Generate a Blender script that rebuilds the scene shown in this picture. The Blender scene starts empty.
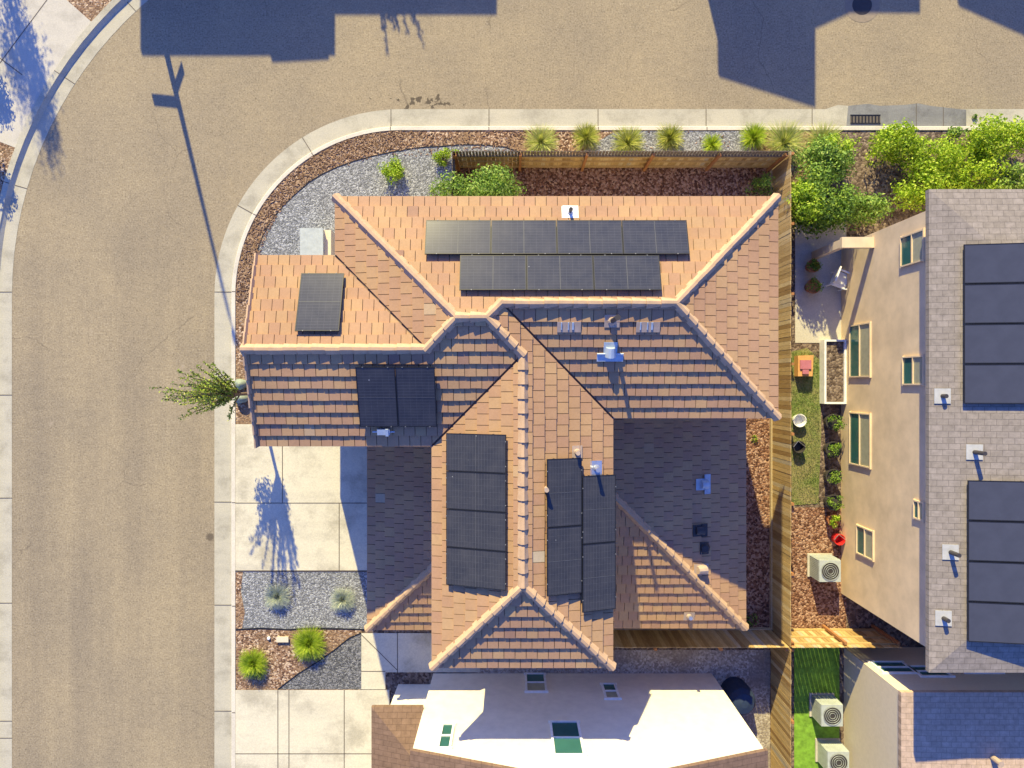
import bpy, math, random
from mathutils import Vector, Matrix
random.seed(7)
sc = bpy.context.scene
COL = sc.collection
H = 25.0; F = 683.0; S = F / H
SUN = Vector((0.415, -1.73, -1.0))

def W(px, py, z):
    k = (H - z) / F
    return Vector(((px - 512) * k, (384 - py) * k, z))
def G(px, py):
    return ((px - 512) / S, (384 - py) / S)

# ------------------------------------------------------------------ materials
def ramp(nt, stops, fac=None, interp='LINEAR'):
    n = nt.nodes.new('ShaderNodeValToRGB')
    cr = n.color_ramp; cr.interpolation = interp
    while len(cr.elements) > 1: cr.elements.remove(cr.elements[-1])
    cr.elements[0].position = stops[0][0]; cr.elements[0].color = (*stops[0][1], 1)
    for p, c in stops[1:]:
        e = cr.elements.new(p); e.color = (*c, 1)
    if fac is not None: nt.links.new(fac, n.inputs[0])
    return n.outputs[0]
def base_mat(name, rough=0.8, spec=0.3):
    m = bpy.data.materials.new(name); m.use_nodes = True
    nt = m.node_tree; b = nt.nodes['Principled BSDF']
    b.inputs['Roughness'].default_value = rough
    b.inputs['Specular IOR Level'].default_value = spec
    return m, nt, b
def tc(nt, scale=(1, 1, 1), rot=(0, 0, 0)):
    t = nt.nodes.new('ShaderNodeTexCoord'); mp = nt.nodes.new('ShaderNodeMapping')
    mp.inputs['Scale'].default_value = scale; mp.inputs['Rotation'].default_value = rot
    nt.links.new(t.outputs['Object'], mp.inputs[0]); return mp.outputs[0]
def noise(nt, vec, scale, detail=2, rough=0.5):
    n = nt.nodes.new('ShaderNodeTexNoise'); nt.links.new(vec, n.inputs['Vector'])
    n.inputs['Scale'].default_value = scale; n.inputs['Detail'].default_value = detail
    n.inputs['Roughness'].default_value = rough
    return n.outputs['Fac']
def voro(nt, vec, scale, out='Color', rnd=1.0):
    n = nt.nodes.new('ShaderNodeTexVoronoi'); nt.links.new(vec, n.inputs['Vector'])
    n.inputs['Scale'].default_value = scale; n.inputs['Randomness'].default_value = rnd
    return n.outputs[out]
def mix(nt, a, b, fac, mode='MIX'):
    n = nt.nodes.new('ShaderNodeMix'); n.data_type = 'RGBA'; n.blend_type = mode
    for sock, val in ((n.inputs[6], a), (n.inputs[7], b), (n.inputs[0], fac)):
        if isinstance(val, (tuple, list)): sock.default_value = (*val, 1)
        elif isinstance(val, (int, float)): sock.default_value = val
        else: nt.links.new(val, sock)
    return n.outputs[2]
def math_(nt, op, a, b=0.0, c=None):
    n = nt.nodes.new('ShaderNodeMath'); n.operation = op
    for i, v in enumerate((a, b) if c is None else (a, b, c)):
        if isinstance(v, (int, float)): n.inputs[i].default_value = v
        else: nt.links.new(v, n.inputs[i])
    return n.outputs[0]
def bump(nt, b, h, strength=0.5, dist=0.02):
    n = nt.nodes.new('ShaderNodeBump'); n.inputs['Strength'].default_value = strength
    n.inputs['Distance'].default_value = dist
    nt.links.new(h, n.inputs['Height']); nt.links.new(n.outputs[0], b.inputs['Normal'])
def island(nt):
    return nt.nodes.new('ShaderNodeNewGeometry').outputs['Random Per Island']
def attr(nt, name):
    n = nt.nodes.new('ShaderNodeAttribute'); n.attribute_name = name; return n.outputs['Fac']

def m_plain(name, col, rough=0.7, metallic=0.0, var=0.12, scale=6.0, spec=0.3):
    m, nt, b = base_mat(name, rough, spec)
    f = noise(nt, tc(nt), scale, 4, 0.6)
    lo = tuple(c * (1 - var) for c in col); hi = tuple(min(1, c * (1 + var)) for c in col)
    nt.links.new(ramp(nt, [(0.3, lo), (0.7, hi)], f), b.inputs['Base Color'])
    b.inputs['Metallic'].default_value = metallic
    return m

def m_asphalt():
    m, nt, b = base_mat('asphalt', 0.92, 0.2)
    v = tc(nt)
    fine = noise(nt, v, 17, 3, 0.75)
    c = ramp(nt, [(0.27, (0.135, 0.11, 0.072)), (0.42, (0.27, 0.222, 0.148)), (0.6, (0.335, 0.28, 0.19)), (0.76, (0.48, 0.415, 0.295))], fine)
    vs = tc(nt, (1.0, 0.05, 1))
    st = noise(nt, vs, 0.9, 5, 0.65)
    sepx = nt.nodes.new('ShaderNodeSeparateXYZ'); nt.links.new(v, sepx.inputs[0])
    ymask = ramp(nt, [(0.0, (1, 1, 1)), (1.0, (0.15,) * 3)], math_(nt, 'MULTIPLY_ADD', sepx.outputs[1], 0.14, -0.3))
    c = mix(nt, c, ramp(nt, [(0.33, (0.83, 0.83, 0.86)), (0.67, (1.11, 1.1, 1.06))], st), math_(nt, 'MULTIPLY', ymask, 0.75), 'MULTIPLY')
    big = noise(nt, v, 0.3, 4, 0.6)
    c = mix(nt, c, ramp(nt, [(0.35, (0.88, 0.88, 0.9)), (0.65, (1.1, 1.08, 1.03))], big), 0.8, 'MULTIPLY')
    mot = noise(nt, v, 4.2, 6, 0.72)
    c = mix(nt, c, ramp(nt, [(0.32, (0.86, 0.86, 0.87)), (0.5, (1.02, 1.02, 1.02)), (0.7, (1.15, 1.15, 1.14))], mot), 0.8, 'MULTIPLY')
    wv = nt.nodes.new('ShaderNodeTexNoise'); wv.inputs['Scale'].default_value = 0.8; wv.inputs['Detail'].default_value = 4; nt.links.new(v, wv.inputs['Vector'])
    va = nt.nodes.new('ShaderNodeVectorMath'); va.operation = 'MULTIPLY_ADD'; nt.links.new(wv.outputs['Color'], va.inputs[0]); va.inputs[1].default_value = (1.2, 1.2, 0); nt.links.new(v, va.inputs[2])
    ve = nt.nodes.new('ShaderNodeTexVoronoi'); ve.feature = 'DISTANCE_TO_EDGE'; ve.inputs['Scale'].default_value = 0.17; nt.links.new(va.outputs[0], ve.inputs['Vector'])
    crk = ramp(nt, [(0.0012, (1, 1, 1)), (0.003, (0, 0, 0))], ve.outputs['Distance'])
    crg = ramp(nt, [(0.5, (0, 0, 0)), (0.6, (0.5,) * 3)], noise(nt, v, 0.35, 2))
    c = mix(nt, c, (0.10, 0.08, 0.06), math_(nt, 'MULTIPLY', crk, crg))
    # dark pits and specks
    pit = voro(nt, v, 4.6, 'Distance')
    pm = ramp(nt, [(0.05, (1, 1, 1)), (0.085, (0, 0, 0))], pit)
    gate = ramp(nt, [(0.52, (0, 0, 0)), (0.6, (1, 1, 1))], noise(nt, v, 1.7, 3))
    c = mix(nt, c, (0.085, 0.068, 0.052), math_(nt, 'MULTIPLY', math_(nt, 'MULTIPLY', pm, gate), 0.75))
    # pale repairs
    spot = voro(nt, tc(nt, (1, 0.8, 1)), 0.5, 'Distance')
    sp = ramp(nt, [(0.07, (1, 1, 1)), (0.12, (0, 0, 0))], math_(nt, 'ADD', spot, math_(nt, 'MULTIPLY', noise(nt, v, 7, 3), 0.12)))
    c = mix(nt, c, (0.40, 0.33, 0.24), math_(nt, 'MULTIPLY', sp, 0.6))
    # oil / water stains near the gutter on the far straight
    d = nt.nodes.new('ShaderNodeVectorMath'); d.operation = 'DISTANCE'
    mp = nt.nodes.new('ShaderNodeMapping'); mp.inputs['Scale'].default_value = (0.32, 1.5, 0); nt.links.new(v, mp.inputs[0])
    nt.links.new(mp.outputs[0], d.inputs[0]); sx, sy = G(428, 103); d.inputs[1].default_value = (sx * 0.32, sy * 1.5, 0)
    st2 = math_(nt, 'ADD', math_(nt, 'MULTIPLY', d.outputs['Value'], 0.6), math_(nt, 'MULTIPLY', noise(nt, v, 3.2, 3), 1.5))
    c = mix(nt, c, (0.075, 0.06, 0.045), ramp(nt, [(0.79, (0.85, 0.85, 0.85)), (0.83, (0, 0, 0))], st2))
    d2 = nt.nodes.new('ShaderNodeVectorMath'); d2.operation = 'DISTANCE'
    nt.links.new(v, d2.inputs[0]); d2.inputs[1].default_value = (*G(210, 537), 0)
    c = mix(nt, c, (0.1, 0.08, 0.06), ramp(nt, [(0.13, (0.8,) * 3), (0.2, (0, 0, 0))], math_(nt, 'ADD', d2.outputs['Value'], math_(nt, 'MULTIPLY', fine, 0.05))))
    nt.links.new(c, b.inputs['Base Color'])
    bump(nt, b, fine, 0.55, 0.012)
    return m
def m_concrete(name, col, stain=0.25, seed=0.0, blot=0.9):
    m, nt, b = base_mat(name, 0.85, 0.25)
    v = tc(nt, (1, 1, 1)); 
    mp = nt.nodes.new('ShaderNodeMapping'); mp.inputs['Location'].default_value = (seed, seed * 2, 0)
    nt.links.new(v, mp.inputs[0]); v = mp.outputs[0]
    fine = noise(nt, v, 22, 3, 0.7)
    lo = tuple(c * 0.87 for c in col); hi = tuple(c * 1.1 for c in col)
    c = ramp(nt, [(0.3, lo), (0.7, hi)], fine)
    mid = noise(nt, v, blot, 6, 0.68)
    c = mix(nt, c, ramp(nt, [(0.36, (1 - 1.5 * stain, 1 - 1.55 * stain, 1 - 1.6 * stain)), (0.5, (1, 1, 1)), (0.7, (1.07, 1.06, 1.03))], mid), 0.9, 'MULTIPLY')
    sm = noise(nt, tc(nt, (0.35, 1.7, 1), (0, 0, 0.35)), 1.0, 6, 0.65)
    c = mix(nt, c, ramp(nt, [(0.3, (0.80, 0.80, 0.82)), (0.52, (1, 1, 1))], sm), min(1.0, stain * 3.5), 'MULTIPLY')
    nt.links.new(c, b.inputs['Base Color']); bump(nt, b, fine, 0.25, 0.01)
    return m
def m_stones(name, stops, scale, strength=0.9, dist=0.03, patch=None):
    m, nt, b = base_mat(name, 0.85, 0.25)
    v = tc(nt); w = nt.nodes.new('ShaderNodeVectorMath'); w.operation = 'ADD'
    nz = nt.nodes.new('ShaderNodeTexNoise'); nz.inputs['Scale'].default_value = scale * 0.7
    nt.links.new(v, nz.inputs['Vector'])
    ms = nt.nodes.new('ShaderNodeVectorMath'); ms.operation = 'SCALE'; ms.inputs['Scale'].default_value = 0.9 / scale
    nt.links.new(nz.outputs['Color'], ms.inputs[0]); nt.links.new(v, w.inputs[0]); nt.links.new(ms.outputs[0], w.inputs[1])
    cell = voro(nt, w.outputs[0], scale, 'Color'); dd = voro(nt, w.outputs[0], scale, 'Distance')
    sep = nt.nodes.new('ShaderNodeSeparateColor'); nt.links.new(cell, sep.inputs[0])
    c = ramp(nt, stops, sep.outputs[0])
    if patch:
        c = mix(nt, c, patch, ramp(nt, [(0.42, (0, 0, 0)), (0.62, (0.75,) * 3)], noise(nt, v, 0.9, 4)))
    nt.links.new(c, b.inputs['Base Color'])
    hgt = math_(nt, 'ADD', math_(nt, 'SUBTRACT', 1.0, dd), math_(nt, 'MULTIPLY', sep.outputs[1], 0.8))
    bump(nt, b, hgt, strength, dist)
    return m
def m_tile():
    m, nt, b = base_mat('roof_tile', 0.75, 0.25)
    t = attr(nt, 'tone')
    c = ramp(nt, [(0.0, (0.27, 0.16, 0.115)), (0.006, (0.405, 0.24, 0.14)), (0.4, (0.418, 0.251, 0.14)), (0.7, (0.434, 0.268, 0.14)),
                  (0.95, (0.448, 0.284, 0.144)), (0.996, (0.458, 0.296, 0.152)), (0.9975, (0.46, 0.38, 0.26)), (1.0, (0.47, 0.40, 0.28))], t)
    v = tc(nt)
    c = mix(nt, c, ramp(nt, [(0.3, (0.86, 0.84, 0.84)), (0.7, (1.08, 1.07, 1.05))], noise(nt, v, 14, 5, 0.7)), 0.6, 'MULTIPLY')
    c = mix(nt, c, ramp(nt, [(0.35, (0.86, 0.84, 0.86)), (0.65, (1.07, 1.07, 1.05))], noise(nt, v, 0.55, 3, 0.6)), 0.8, 'MULTIPLY')
    dirt = ramp(nt, [(0.58, (0, 0, 0)), (0.76, (0.24,) * 3)], noise(nt, v, 2.6, 6, 0.7))
    c = mix(nt, c, (0.20, 0.135, 0.095), dirt)
    nt.links.new(c, b.inputs['Base Color'])
    bump(nt, b, noise(nt, v, 45, 3, 0.7), 0.2, 0.008)
    return m
def m_panel():
    m, nt, b = base_mat('panel_glass', 0.22, 0.5)
    t = nt.nodes.new('ShaderNodeTexCoord'); sep = nt.nodes.new('ShaderNodeSeparateXYZ')
    nt.links.new(t.outputs['Object'], sep.inputs[0])
    def line(sock, per, w):
        f = math_(nt, 'FRACT', math_(nt, 'DIVIDE', sock, per))
        return math_(nt, 'LESS_THAN', f, w)
    cell = math_(nt, 'MAXIMUM', line(sep.outputs[0], 0.167, 0.03), line(sep.outputs[1], 0.0825, 0.07))
    bus = line(sep.outputs[0], 0.0334, 0.12)
    f = math_(nt, 'MAXIMUM', math_(nt, 'MULTIPLY', cell, 0.9), math_(nt, 'MULTIPLY', bus, 0.35))
    c = mix(nt, (0.014, 0.017, 0.026), (0.085, 0.088, 0.10), f)
    # dust film and bird spots
    rnd = nt.nodes.new('ShaderNodeObjectInfo').outputs['Random']
    off = nt.nodes.new('ShaderNodeCombineXYZ'); nt.links.new(math_(nt, 'MULTIPLY', rnd, 40), off.inputs[0]); nt.links.new(math_(nt, 'MULTIPLY', rnd, 17), off.inputs[1])
    ad = nt.nodes.new('ShaderNodeVectorMath'); nt.links.new(t.outputs['Object'], ad.inputs[0]); nt.links.new(off.outputs[0], ad.inputs[1])
    v = ad.outputs[0]
    d = noise(nt, v, 2.2, 5, 0.65)
    c = mix(nt, c, (0.11, 0.105, 0.10), ramp(nt, [(0.3, (0.16,) * 3), (0.75, (0.42,) * 3)], d))
    sp = voro(nt, v, 1.5, 'Distance')
    c = mix(nt, c, (0.5, 0.5, 0.47), ramp(nt, [(0.015, (0.7,) * 3), (0.03, (0, 0, 0))], sp))
    nt.links.new(c, b.inputs['Base Color'])
    b.inputs['Roughness'].default_value = 0.19; b.inputs['Specular IOR Level'].default_value = 0.4
    return m
def m_wood():
    m, nt, b = base_mat('fence_wood', 0.85, 0.2)
    t = attr(nt, 'tone')
    c = ramp(nt, [(0.0, (0.30, 0.185, 0.075)), (0.3, (0.42, 0.29, 0.125)), (0.6, (0.54, 0.38, 0.17)), (0.85, (0.58, 0.45, 0.25)), (1, (0.42, 0.36, 0.27))], t)
    v = tc(nt, (9, 9, 0.8))
    c = mix(nt, c, ramp(nt, [(0.3, (0.62, 0.58, 0.54)), (0.65, (1.1, 1.1, 1.08))], noise(nt, v, 4, 5, 0.7)), 0.8, 'MULTIPLY')
    nt.links.new(c, b.inputs['Base Color']); return m
def m_leaf(name, stops, trans=0.3):
    m, nt, b = base_mat(name, 0.55, 0.3)
    c = ramp(nt, stops, island(nt))
    nt.links.new(c, b.inputs['Base Color'])
    tr = nt.nodes.new('ShaderNodeBsdfTranslucent'); nt.links.new(mix(nt, c, (0.9, 1.0, 0.35), 0.35, 'MULTIPLY'), tr.inputs[0])
    ms = nt.nodes.new('ShaderNodeMixShader'); ms.inputs[0].default_value = trans
    nt.links.new(b.outputs[0], ms.inputs[1]); nt.links.new(tr.outputs[0], ms.inputs[2])
    nt.links.new(ms.outputs[0], nt.nodes['Material Output'].inputs[0])
    return m
def m_shingle(name, c0, c1):
    m, nt, b = base_mat(name, 0.9, 0.2)
    v = tc(nt)
    br = nt.nodes.new('ShaderNodeTexBrick'); nt.links.new(v, br.inputs['Vector'])
    br.inputs['Scale'].default_value = 1.0; br.inputs['Brick Width'].default_value = 0.3; br.inputs['Row Height'].default_value = 0.17
    br.inputs['Mortar Size'].default_value = 0.008; br.inputs['Color1'].default_value = (*c0, 1); br.inputs['Color2'].default_value = (*c1, 1)
    br.inputs['Mortar'].default_value = (*[c * 0.72 for c in c0], 1)
    c = mix(nt, br.outputs['Color'], ramp(nt, [(0.3, (0.75,) * 3), (0.7, (1.2,) * 3)], noise(nt, v, 6, 5, 0.7)), 0.9, 'MULTIPLY')
    nt.links.new(c, b.inputs['Base Color']); bump(nt, b, br.outputs['Fac'], 0.4, 0.02); return m

M = {}
M['asphalt'] = m_asphalt()
M['gutter'] = m_concrete('gutter_concrete', (0.465, 0.435, 0.34), 0.16, 3.0)
M['kerb'] = m_concrete('kerb_concrete', (0.62, 0.575, 0.48), 0.08, 5.0)
M['drive'] = m_concrete('driveway_concrete', (0.62, 0.575, 0.44), 0.2, 1.0, 0.6)
M['walk'] = m_concrete('sidewalk_concrete', (0.52, 0.485, 0.41), 0.12, 9.0)
M['apron'] = m_concrete('apron_concrete', (0.225, 0.225, 0.215), 0.25, 4.0)
M['joint'] = m_plain('joint_dark', (0.12, 0.1, 0.08))
M['gravel'] = m_stones('gravel', [(0.1, (0.13, 0.134, 0.138)), (0.4, (0.21, 0.215, 0.222)), (0.7, (0.285, 0.292, 0.3)), (0.95, (0.43, 0.44, 0.445))], 23, 0.8, 0.022)
M['gravel2'] = m_stones('dark_gravel', [(0.1, (0.07, 0.072, 0.076)), (0.5, (0.135, 0.137, 0.142)), (0.95, (0.27, 0.27, 0.275))], 24, 0.8, 0.022)
M['mulch'] = m_stones('mulch', [(0.1, (0.09, 0.048, 0.03)), (0.4, (0.225, 0.13, 0.08)), (0.7, (0.335, 0.215, 0.135)), (0.93, (0.58, 0.45, 0.33))], 17, 0.7, 0.025, (0.24, 0.155, 0.09))
M['redmulch'] = m_stones('red_mulch', [(0.1, (0.09, 0.04, 0.025)), (0.5, (0.235, 0.115, 0.07)), (0.93, (0.42, 0.27, 0.19))], 15, 0.9, 0.035)
M['soil'] = m_stones('soil', [(0.1, (0.08, 0.055, 0.042)), (0.5, (0.15, 0.108, 0.082)), (0.95, (0.26, 0.20, 0.155))], 12, 0.8, 0.03)
M['sandy'] = m_stones('sandy_gravel', [(0.1, (0.24, 0.20, 0.165)), (0.5, (0.36, 0.315, 0.26)), (0.95, (0.55, 0.50, 0.43))], 16, 0.5, 0.02, (0.22, 0.18, 0.145))
M['lawn'] = m_stones('lawn', [(0, (0.10, 0.14, 0.035)), (0.5, (0.15, 0.20, 0.05)), (1, (0.24, 0.25, 0.09))], 20, 0.5, 0.02, (0.27, 0.22, 0.11))
M['turf'] = m_plain('turf', (0.17, 0.33, 0.035), 0.9, 0, 0.35, 5)
M['tile'] = m_tile()
M['cap'] = m_plain('ridge_tile', (0.47, 0.315, 0.19), 0.75, 0, 0.12, 5)
M['deck'] = m_plain('roof_deck', (0.16, 0.11, 0.08))
M['fascia'] = m_plain('fascia_paint', (0.52, 0.44, 0.36))
M['stucco'] = m_plain('stucco', (0.56, 0.47, 0.36), 0.9, 0, 0.06, 30)
M['white_stucco'] = m_plain('white_stucco', (0.73, 0.675, 0.56), 0.9, 0, 0.07, 3)
M['tan_stucco'] = m_plain('tan_stucco', (0.68, 0.53, 0.345), 0.9, 0, 0.14, 1.3)
M['cream_stucco'] = m_plain('cream_stucco', (0.66, 0.57, 0.43), 0.9, 0, 0.05, 10)
M['panel'] = m_panel()
M['clamp'] = m_plain('clamp_metal', (0.2, 0.2, 0.2), 0.5)
M['seam'] = m_plain('panel_seam', (0.075, 0.078, 0.085), 0.5)
M['black'] = m_plain('black_metal', (0.015, 0.016, 0.02), 0.45, 0.0)
M['alu'] = m_plain('aluminium', (0.62, 0.64, 0.66), 0.35, 0.8)
M['galv'] = m_plain('galvanised_steel', (0.42, 0.49, 0.55), 0.45, 0.2)
M['white'] = m_plain('white_paint', (0.78, 0.78, 0.76), 0.5)
M['flash'] = m_plain('lead_flashing', (0.42, 0.42, 0.40), 0.6)
M['greybox'] = m_plain('grey_box', (0.40, 0.44, 0.43), 0.5)
M['pipe'] = m_plain('pipe', (0.42, 0.32, 0.24), 0.5)
M['darkpipe'] = m_plain('dark_pipe', (0.05, 0.045, 0.045), 0.5)
M['wood'] = m_wood()
M['greywood'] = m_plain('grey_brown_wood', (0.155, 0.125, 0.105), 0.9, 0, 0.3, 12)
M['post'] = m_plain('post_wood', (0.34, 0.155, 0.06), 0.85)
M['bark'] = m_plain('bark', (0.19, 0.135, 0.09), 0.9, 0, 0.3, 14)
M['glass'] = m_plain('window_glass', (0.035, 0.12, 0.11), 0.1, 0, 0.15, 1, 0.6)
M['blind'] = m_plain('window_blind', (0.33, 0.33, 0.24), 0.4)
M['door'] = m_plain('door_paint', (0.35, 0.29, 0.22), 0.6)
M['terra'] = m_plain('terracotta', (0.40, 0.16, 0.07))
M['orange'] = m_plain('orange_plastic', (0.62, 0.33, 0.12), 0.5)
M['pink'] = m_plain('pink_plastic', (0.45, 0.16, 0.2), 0.5)
M['red'] = m_plain('red_plastic', (0.7, 0.03, 0.03), 0.4)
M['teal'] = m_plain('teal_plastic', (0.05, 0.33, 0.33), 0.5)
M['cover'] = m_plain('dark_cover', (0.025, 0.04, 0.075), 0.6)
M['greytile'] = m_shingle('grey_tile', (0.25, 0.215, 0.18), (0.29, 0.25, 0.215))
M['bluetile'] = m_shingle('slate_tile', (0.47, 0.345, 0.25), (0.50, 0.37, 0.275))
M['browntile'] = m_shingle('brown_tile', (0.185, 0.118, 0.08), (0.21, 0.135, 0.092))
M['bluepanel'] = m_plain('panel_pale', (0.055, 0.06, 0.085), 0.35, 0, 0.1, 2)
M['leaf_tree'] = m_leaf('tree_leaf', [(0, (0.10, 0.16, 0.03)), (0.5, (0.25, 0.36, 0.05)), (0.85, (0.42, 0.50, 0.08)), (1, (0.46, 0.42, 0.12))])
M['leaf_bush'] = m_leaf('bush_leaf', [(0, (0.10, 0.20, 0.025)), (0.5, (0.22, 0.37, 0.06)), (1, (0.42, 0.52, 0.12))])
M['leaf_lime'] = m_leaf('lime_leaf', [(0, (0.17, 0.30, 0.015)), (0.5, (0.36, 0.53, 0.03)), (1, (0.55, 0.64, 0.08))], 0.35)
M['leaf_dark'] = m_leaf('dark_leaf', [(0, (0.07, 0.14, 0.02)), (0.5, (0.17, 0.30, 0.04)), (1, (0.33, 0.45, 0.06))])
M['blade'] = m_leaf('grass_blade', [(0, (0.18, 0.24, 0.03)), (0.5, (0.42, 0.46, 0.08)), (1, (0.66, 0.62, 0.20))])
M['blade_pale'] = m_leaf('pale_blade', [(0, (0.24, 0.34, 0.06)), (0.5, (0.48, 0.52, 0.13)), (1, (0.70, 0.66, 0.27))])
M['blade_green'] = m_leaf('green_blade', [(0, (0.16, 0.28, 0.015)), (0.5, (0.40, 0.54, 0.03)), (1, (0.60, 0.66, 0.10))])
M['blade_blue'] = m_leaf('blue_blade', [(0, (0.26, 0.32, 0.24)), (0.5, (0.46, 0.52, 0.42)), (1, (0.68, 0.66, 0.50))], 0.15)
M['grassblade'] = m_leaf('lawn_blade', [(0, (0.10, 0.16, 0.03)), (0.6, (0.18, 0.26, 0.05)), (1, (0.36, 0.36, 0.14))])

# ------------------------------------------------------------------ mesh builder
class MB:
    def __init__(s): s.v = []; s.f = []; s.m = []; s.t = []
    def add(s, vs, fs, m=0, t=0.5):
        o = len(s.v); s.v += [tuple(p) for p in vs]
        for f in fs: s.f.append(tuple(i + o for i in f)); s.m.append(m); s.t.append(t)
    def box(s, c, d, m=0, t=0.5, rz=0.0, mat=None):
        x, y, z = d[0] / 2, d[1] / 2, d[2] / 2
        vs = [Vector(p) for p in ((-x, -y, -z), (x, -y, -z), (x, y, -z), (-x, y, -z), (-x, -y, z), (x, -y, z), (x, y, z), (-x, y, z))]
        R = mat if mat is not None else Matrix.Rotation(rz, 3, 'Z')
        vs = [R @ p + Vector(c) for p in vs]
        s.add(vs, [(3, 2, 1, 0), (4, 5, 6, 7), (0, 1, 5, 4), (1, 2, 6, 5), (2, 3, 7, 6), (3, 0, 4, 7)], m, t)
    def bx(s, x0, x1, y0, y1, z0, z1, m=0, t=0.5):
        s.box(((x0 + x1) / 2, (y0 + y1) / 2, (z0 + z1) / 2), (x1 - x0, y1 - y0, z1 - z0), m, t)
    def prism(s, poly, z0, z1, m=0, t=0.5, side=None):
        n = len(poly); a = sum(poly[i][0] * poly[(i + 1) % n][1] - poly[(i + 1) % n][0] * poly[i][1] for i in range(n))
        idx = list(range(n))
        if a < 0: idx.reverse()
        P = [poly[i] for i in idx]
        top = [z1[i] for i in idx] if isinstance(z1, (list, tuple)) else [z1] * n
        bot = [z0[i] for i in idx] if isinstance(z0, (list, tuple)) else [z0] * n
        vs = [(p[0], p[1], b) for p, b in zip(P, bot)] + [(p[0], p[1], q) for p, q in zip(P, top)]
        s.add(vs, [tuple(range(n, 2 * n))], m, t)
        s.add(vs, [tuple(reversed(range(n)))] + [(i, (i + 1) % n, n + (i + 1) % n, n + i) for i in range(n)], m if side is None else side, t)
    def sheet(s, poly, z, m=0):
        n = len(poly); a = sum(poly[i][0] * poly[(i + 1) % n][1] - poly[(i + 1) % n][0] * poly[i][1] for i in range(n))
        P = list(poly) if a > 0 else list(reversed(poly))
        s.add([(p[0], p[1], z) for p in P], [tuple(range(n))], m)
    def tube(s, p0, p1, r0, r1, n=8, m=0, t=0.5, cap=True):
        p0 = Vector(p0); p1 = Vector(p1); d = (p1 - p0)
        if d.length < 1e-6: return
        q = d.normalized().to_track_quat('Z', 'Y')
        vs = []
        for p, r in ((p0, r0), (p1, r1)):
            for i in range(n):
                a = 2 * math.pi * i / n
                vs.append(p + q @ Vector((math.cos(a) * r, math.sin(a) * r, 0)))
        fs = [(i, (i + 1) % n, n + (i + 1) % n, n + i) for i in range(n)]
        if cap: fs += [tuple(reversed(range(n))), tuple(range(n, 2 * n))]
        s.add(vs, fs, m, t)
    def lathe(s, c, prof, n=16, m=0, t=0.5):
        vs = []; k = len(prof)
        for r, z in prof:
            for i in range(n):
                a = 2 * math.pi * i / n; vs.append((c[0] + r * math.cos(a), c[1] + r * math.sin(a), c[2] + z))
        fs = []
        for j in range(k - 1):
            for i in range(n): fs.append((j * n + i, j * n + (i + 1) % n, (j + 1) * n + (i + 1) % n, (j + 1) * n + i))
        fs += [tuple(reversed(range(n))), tuple(range((k - 1) * n, k * n))]
        s.add(vs, fs, m, t)
    def strip(s, A, B, za, zb, m=0):
        n = len(A)
        s.add([(a[0], a[1], za) for a in A] + [(b[0], b[1], zb) for b in B], [(i, i + 1, n + i + 1, n + i) for i in range(n - 1)], m)
    def build(s, name, mats, parent=None, smooth=False):
        off = Vector(parent.get('_o', (0, 0, 0))) if parent else Vector((0, 0, 0))
        me = bpy.data.meshes.new(name)
        me.from_pydata([(p[0] - off.x, p[1] - off.y, p[2] - off.z) for p in s.v], [], s.f)
        if not isinstance(mats, (list, tuple)): mats = [mats]
        for mm in mats: me.materials.append(mm)
        me.polygons.foreach_set('material_index', s.m)
        at = me.attributes.new('tone', 'FLOAT', 'FACE'); at.data.foreach_set('value', s.t)
        if smooth: me.polygons.foreach_set('use_smooth', [True] * len(s.f))
        me.update()
        o = bpy.data.objects.new(name, me); COL.objects.link(o)
        if parent: o.parent = parent
        return o

def tag(o, label=None, cat=None, group=None, kind=None):
    if label: o['label'] = label
    if cat: o['category'] = cat
    if group: o['group'] = group
    if kind: o['kind'] = kind
    return o
def thing(name, loc, label, cat, group=None):
    o = bpy.data.objects.new(name, None); COL.objects.link(o); o.location = loc
    o.empty_display_size = 0.3
    o['_o'] = tuple(loc); return tag(o, label, cat, group)
def struct(mb, name, mats): return tag(mb.build(name, mats), kind='structure')

# ------------------------------------------------------------------ roads and ground
CX, CY = -4.05, 3.22
def path(r, far=90, n=28):
    pts = [(CX - r, -far), (CX - r, CY)]
    for i in range(1, n): 
        a = math.pi - math.pi / 2 * i / n; pts.append((CX + r * math.cos(a), CY + r * math.sin(a)))
    return pts + [(CX, CY + r), (far, CY + r)]
g = MB(); g.sheet([(-250, -250), (250, -250), (250, 250), (-250, 250)], -0.06); struct(g, 'ground', M['soil'])
g = MB(); g.strip(path(14.27), path(6.82), 0, 0); struct(g, 'road', M['asphalt'])
RG, RF, RB = 6.84, 6.2, 6.03
def joints(mb, pts, r0, r1, z, m, zt=None):
    for (x, y, dx, dy) in pts:   # point on radius r0, direction
        L = abs(r1 - r0); ux, uy = -dy, dx
        w = 0.014
        mb.add([(x + ux * w, y + uy * w, z), (x - ux * w, y - uy * w, z), (x - ux * w + dx * L, y - uy * w + dy * L, z), (x + ux * w + dx * L, y + uy * w + dy * L, z)], [(0, 1, 2, 3)], m)
def inner_joint_pts(r, ins=1):
    out = []
    for py in (292, 397, 502, 605, 711, 815): out.append((CX - r, (384 - py) / S, ins, 0))
    for px in (391, 489, 598, 706, 812): out.append(((px - 512) / S, CY + r, 0, -ins))
    for a in (math.radians(180 - 29), math.radians(180 - 58)):
        out.append((CX + r * math.cos(a), CY + r * math.sin(a), -math.cos(a) * ins, -math.sin(a) * ins))
    return out
g = MB(); g.strip(path(RG), path(RF), 0.006, 0.003); joints(g, inner_joint_pts(RG), RG, RF, 0.011, 1); struct(g, 'gutter', [M['gutter'], M['joint']])
g = MB()
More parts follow.
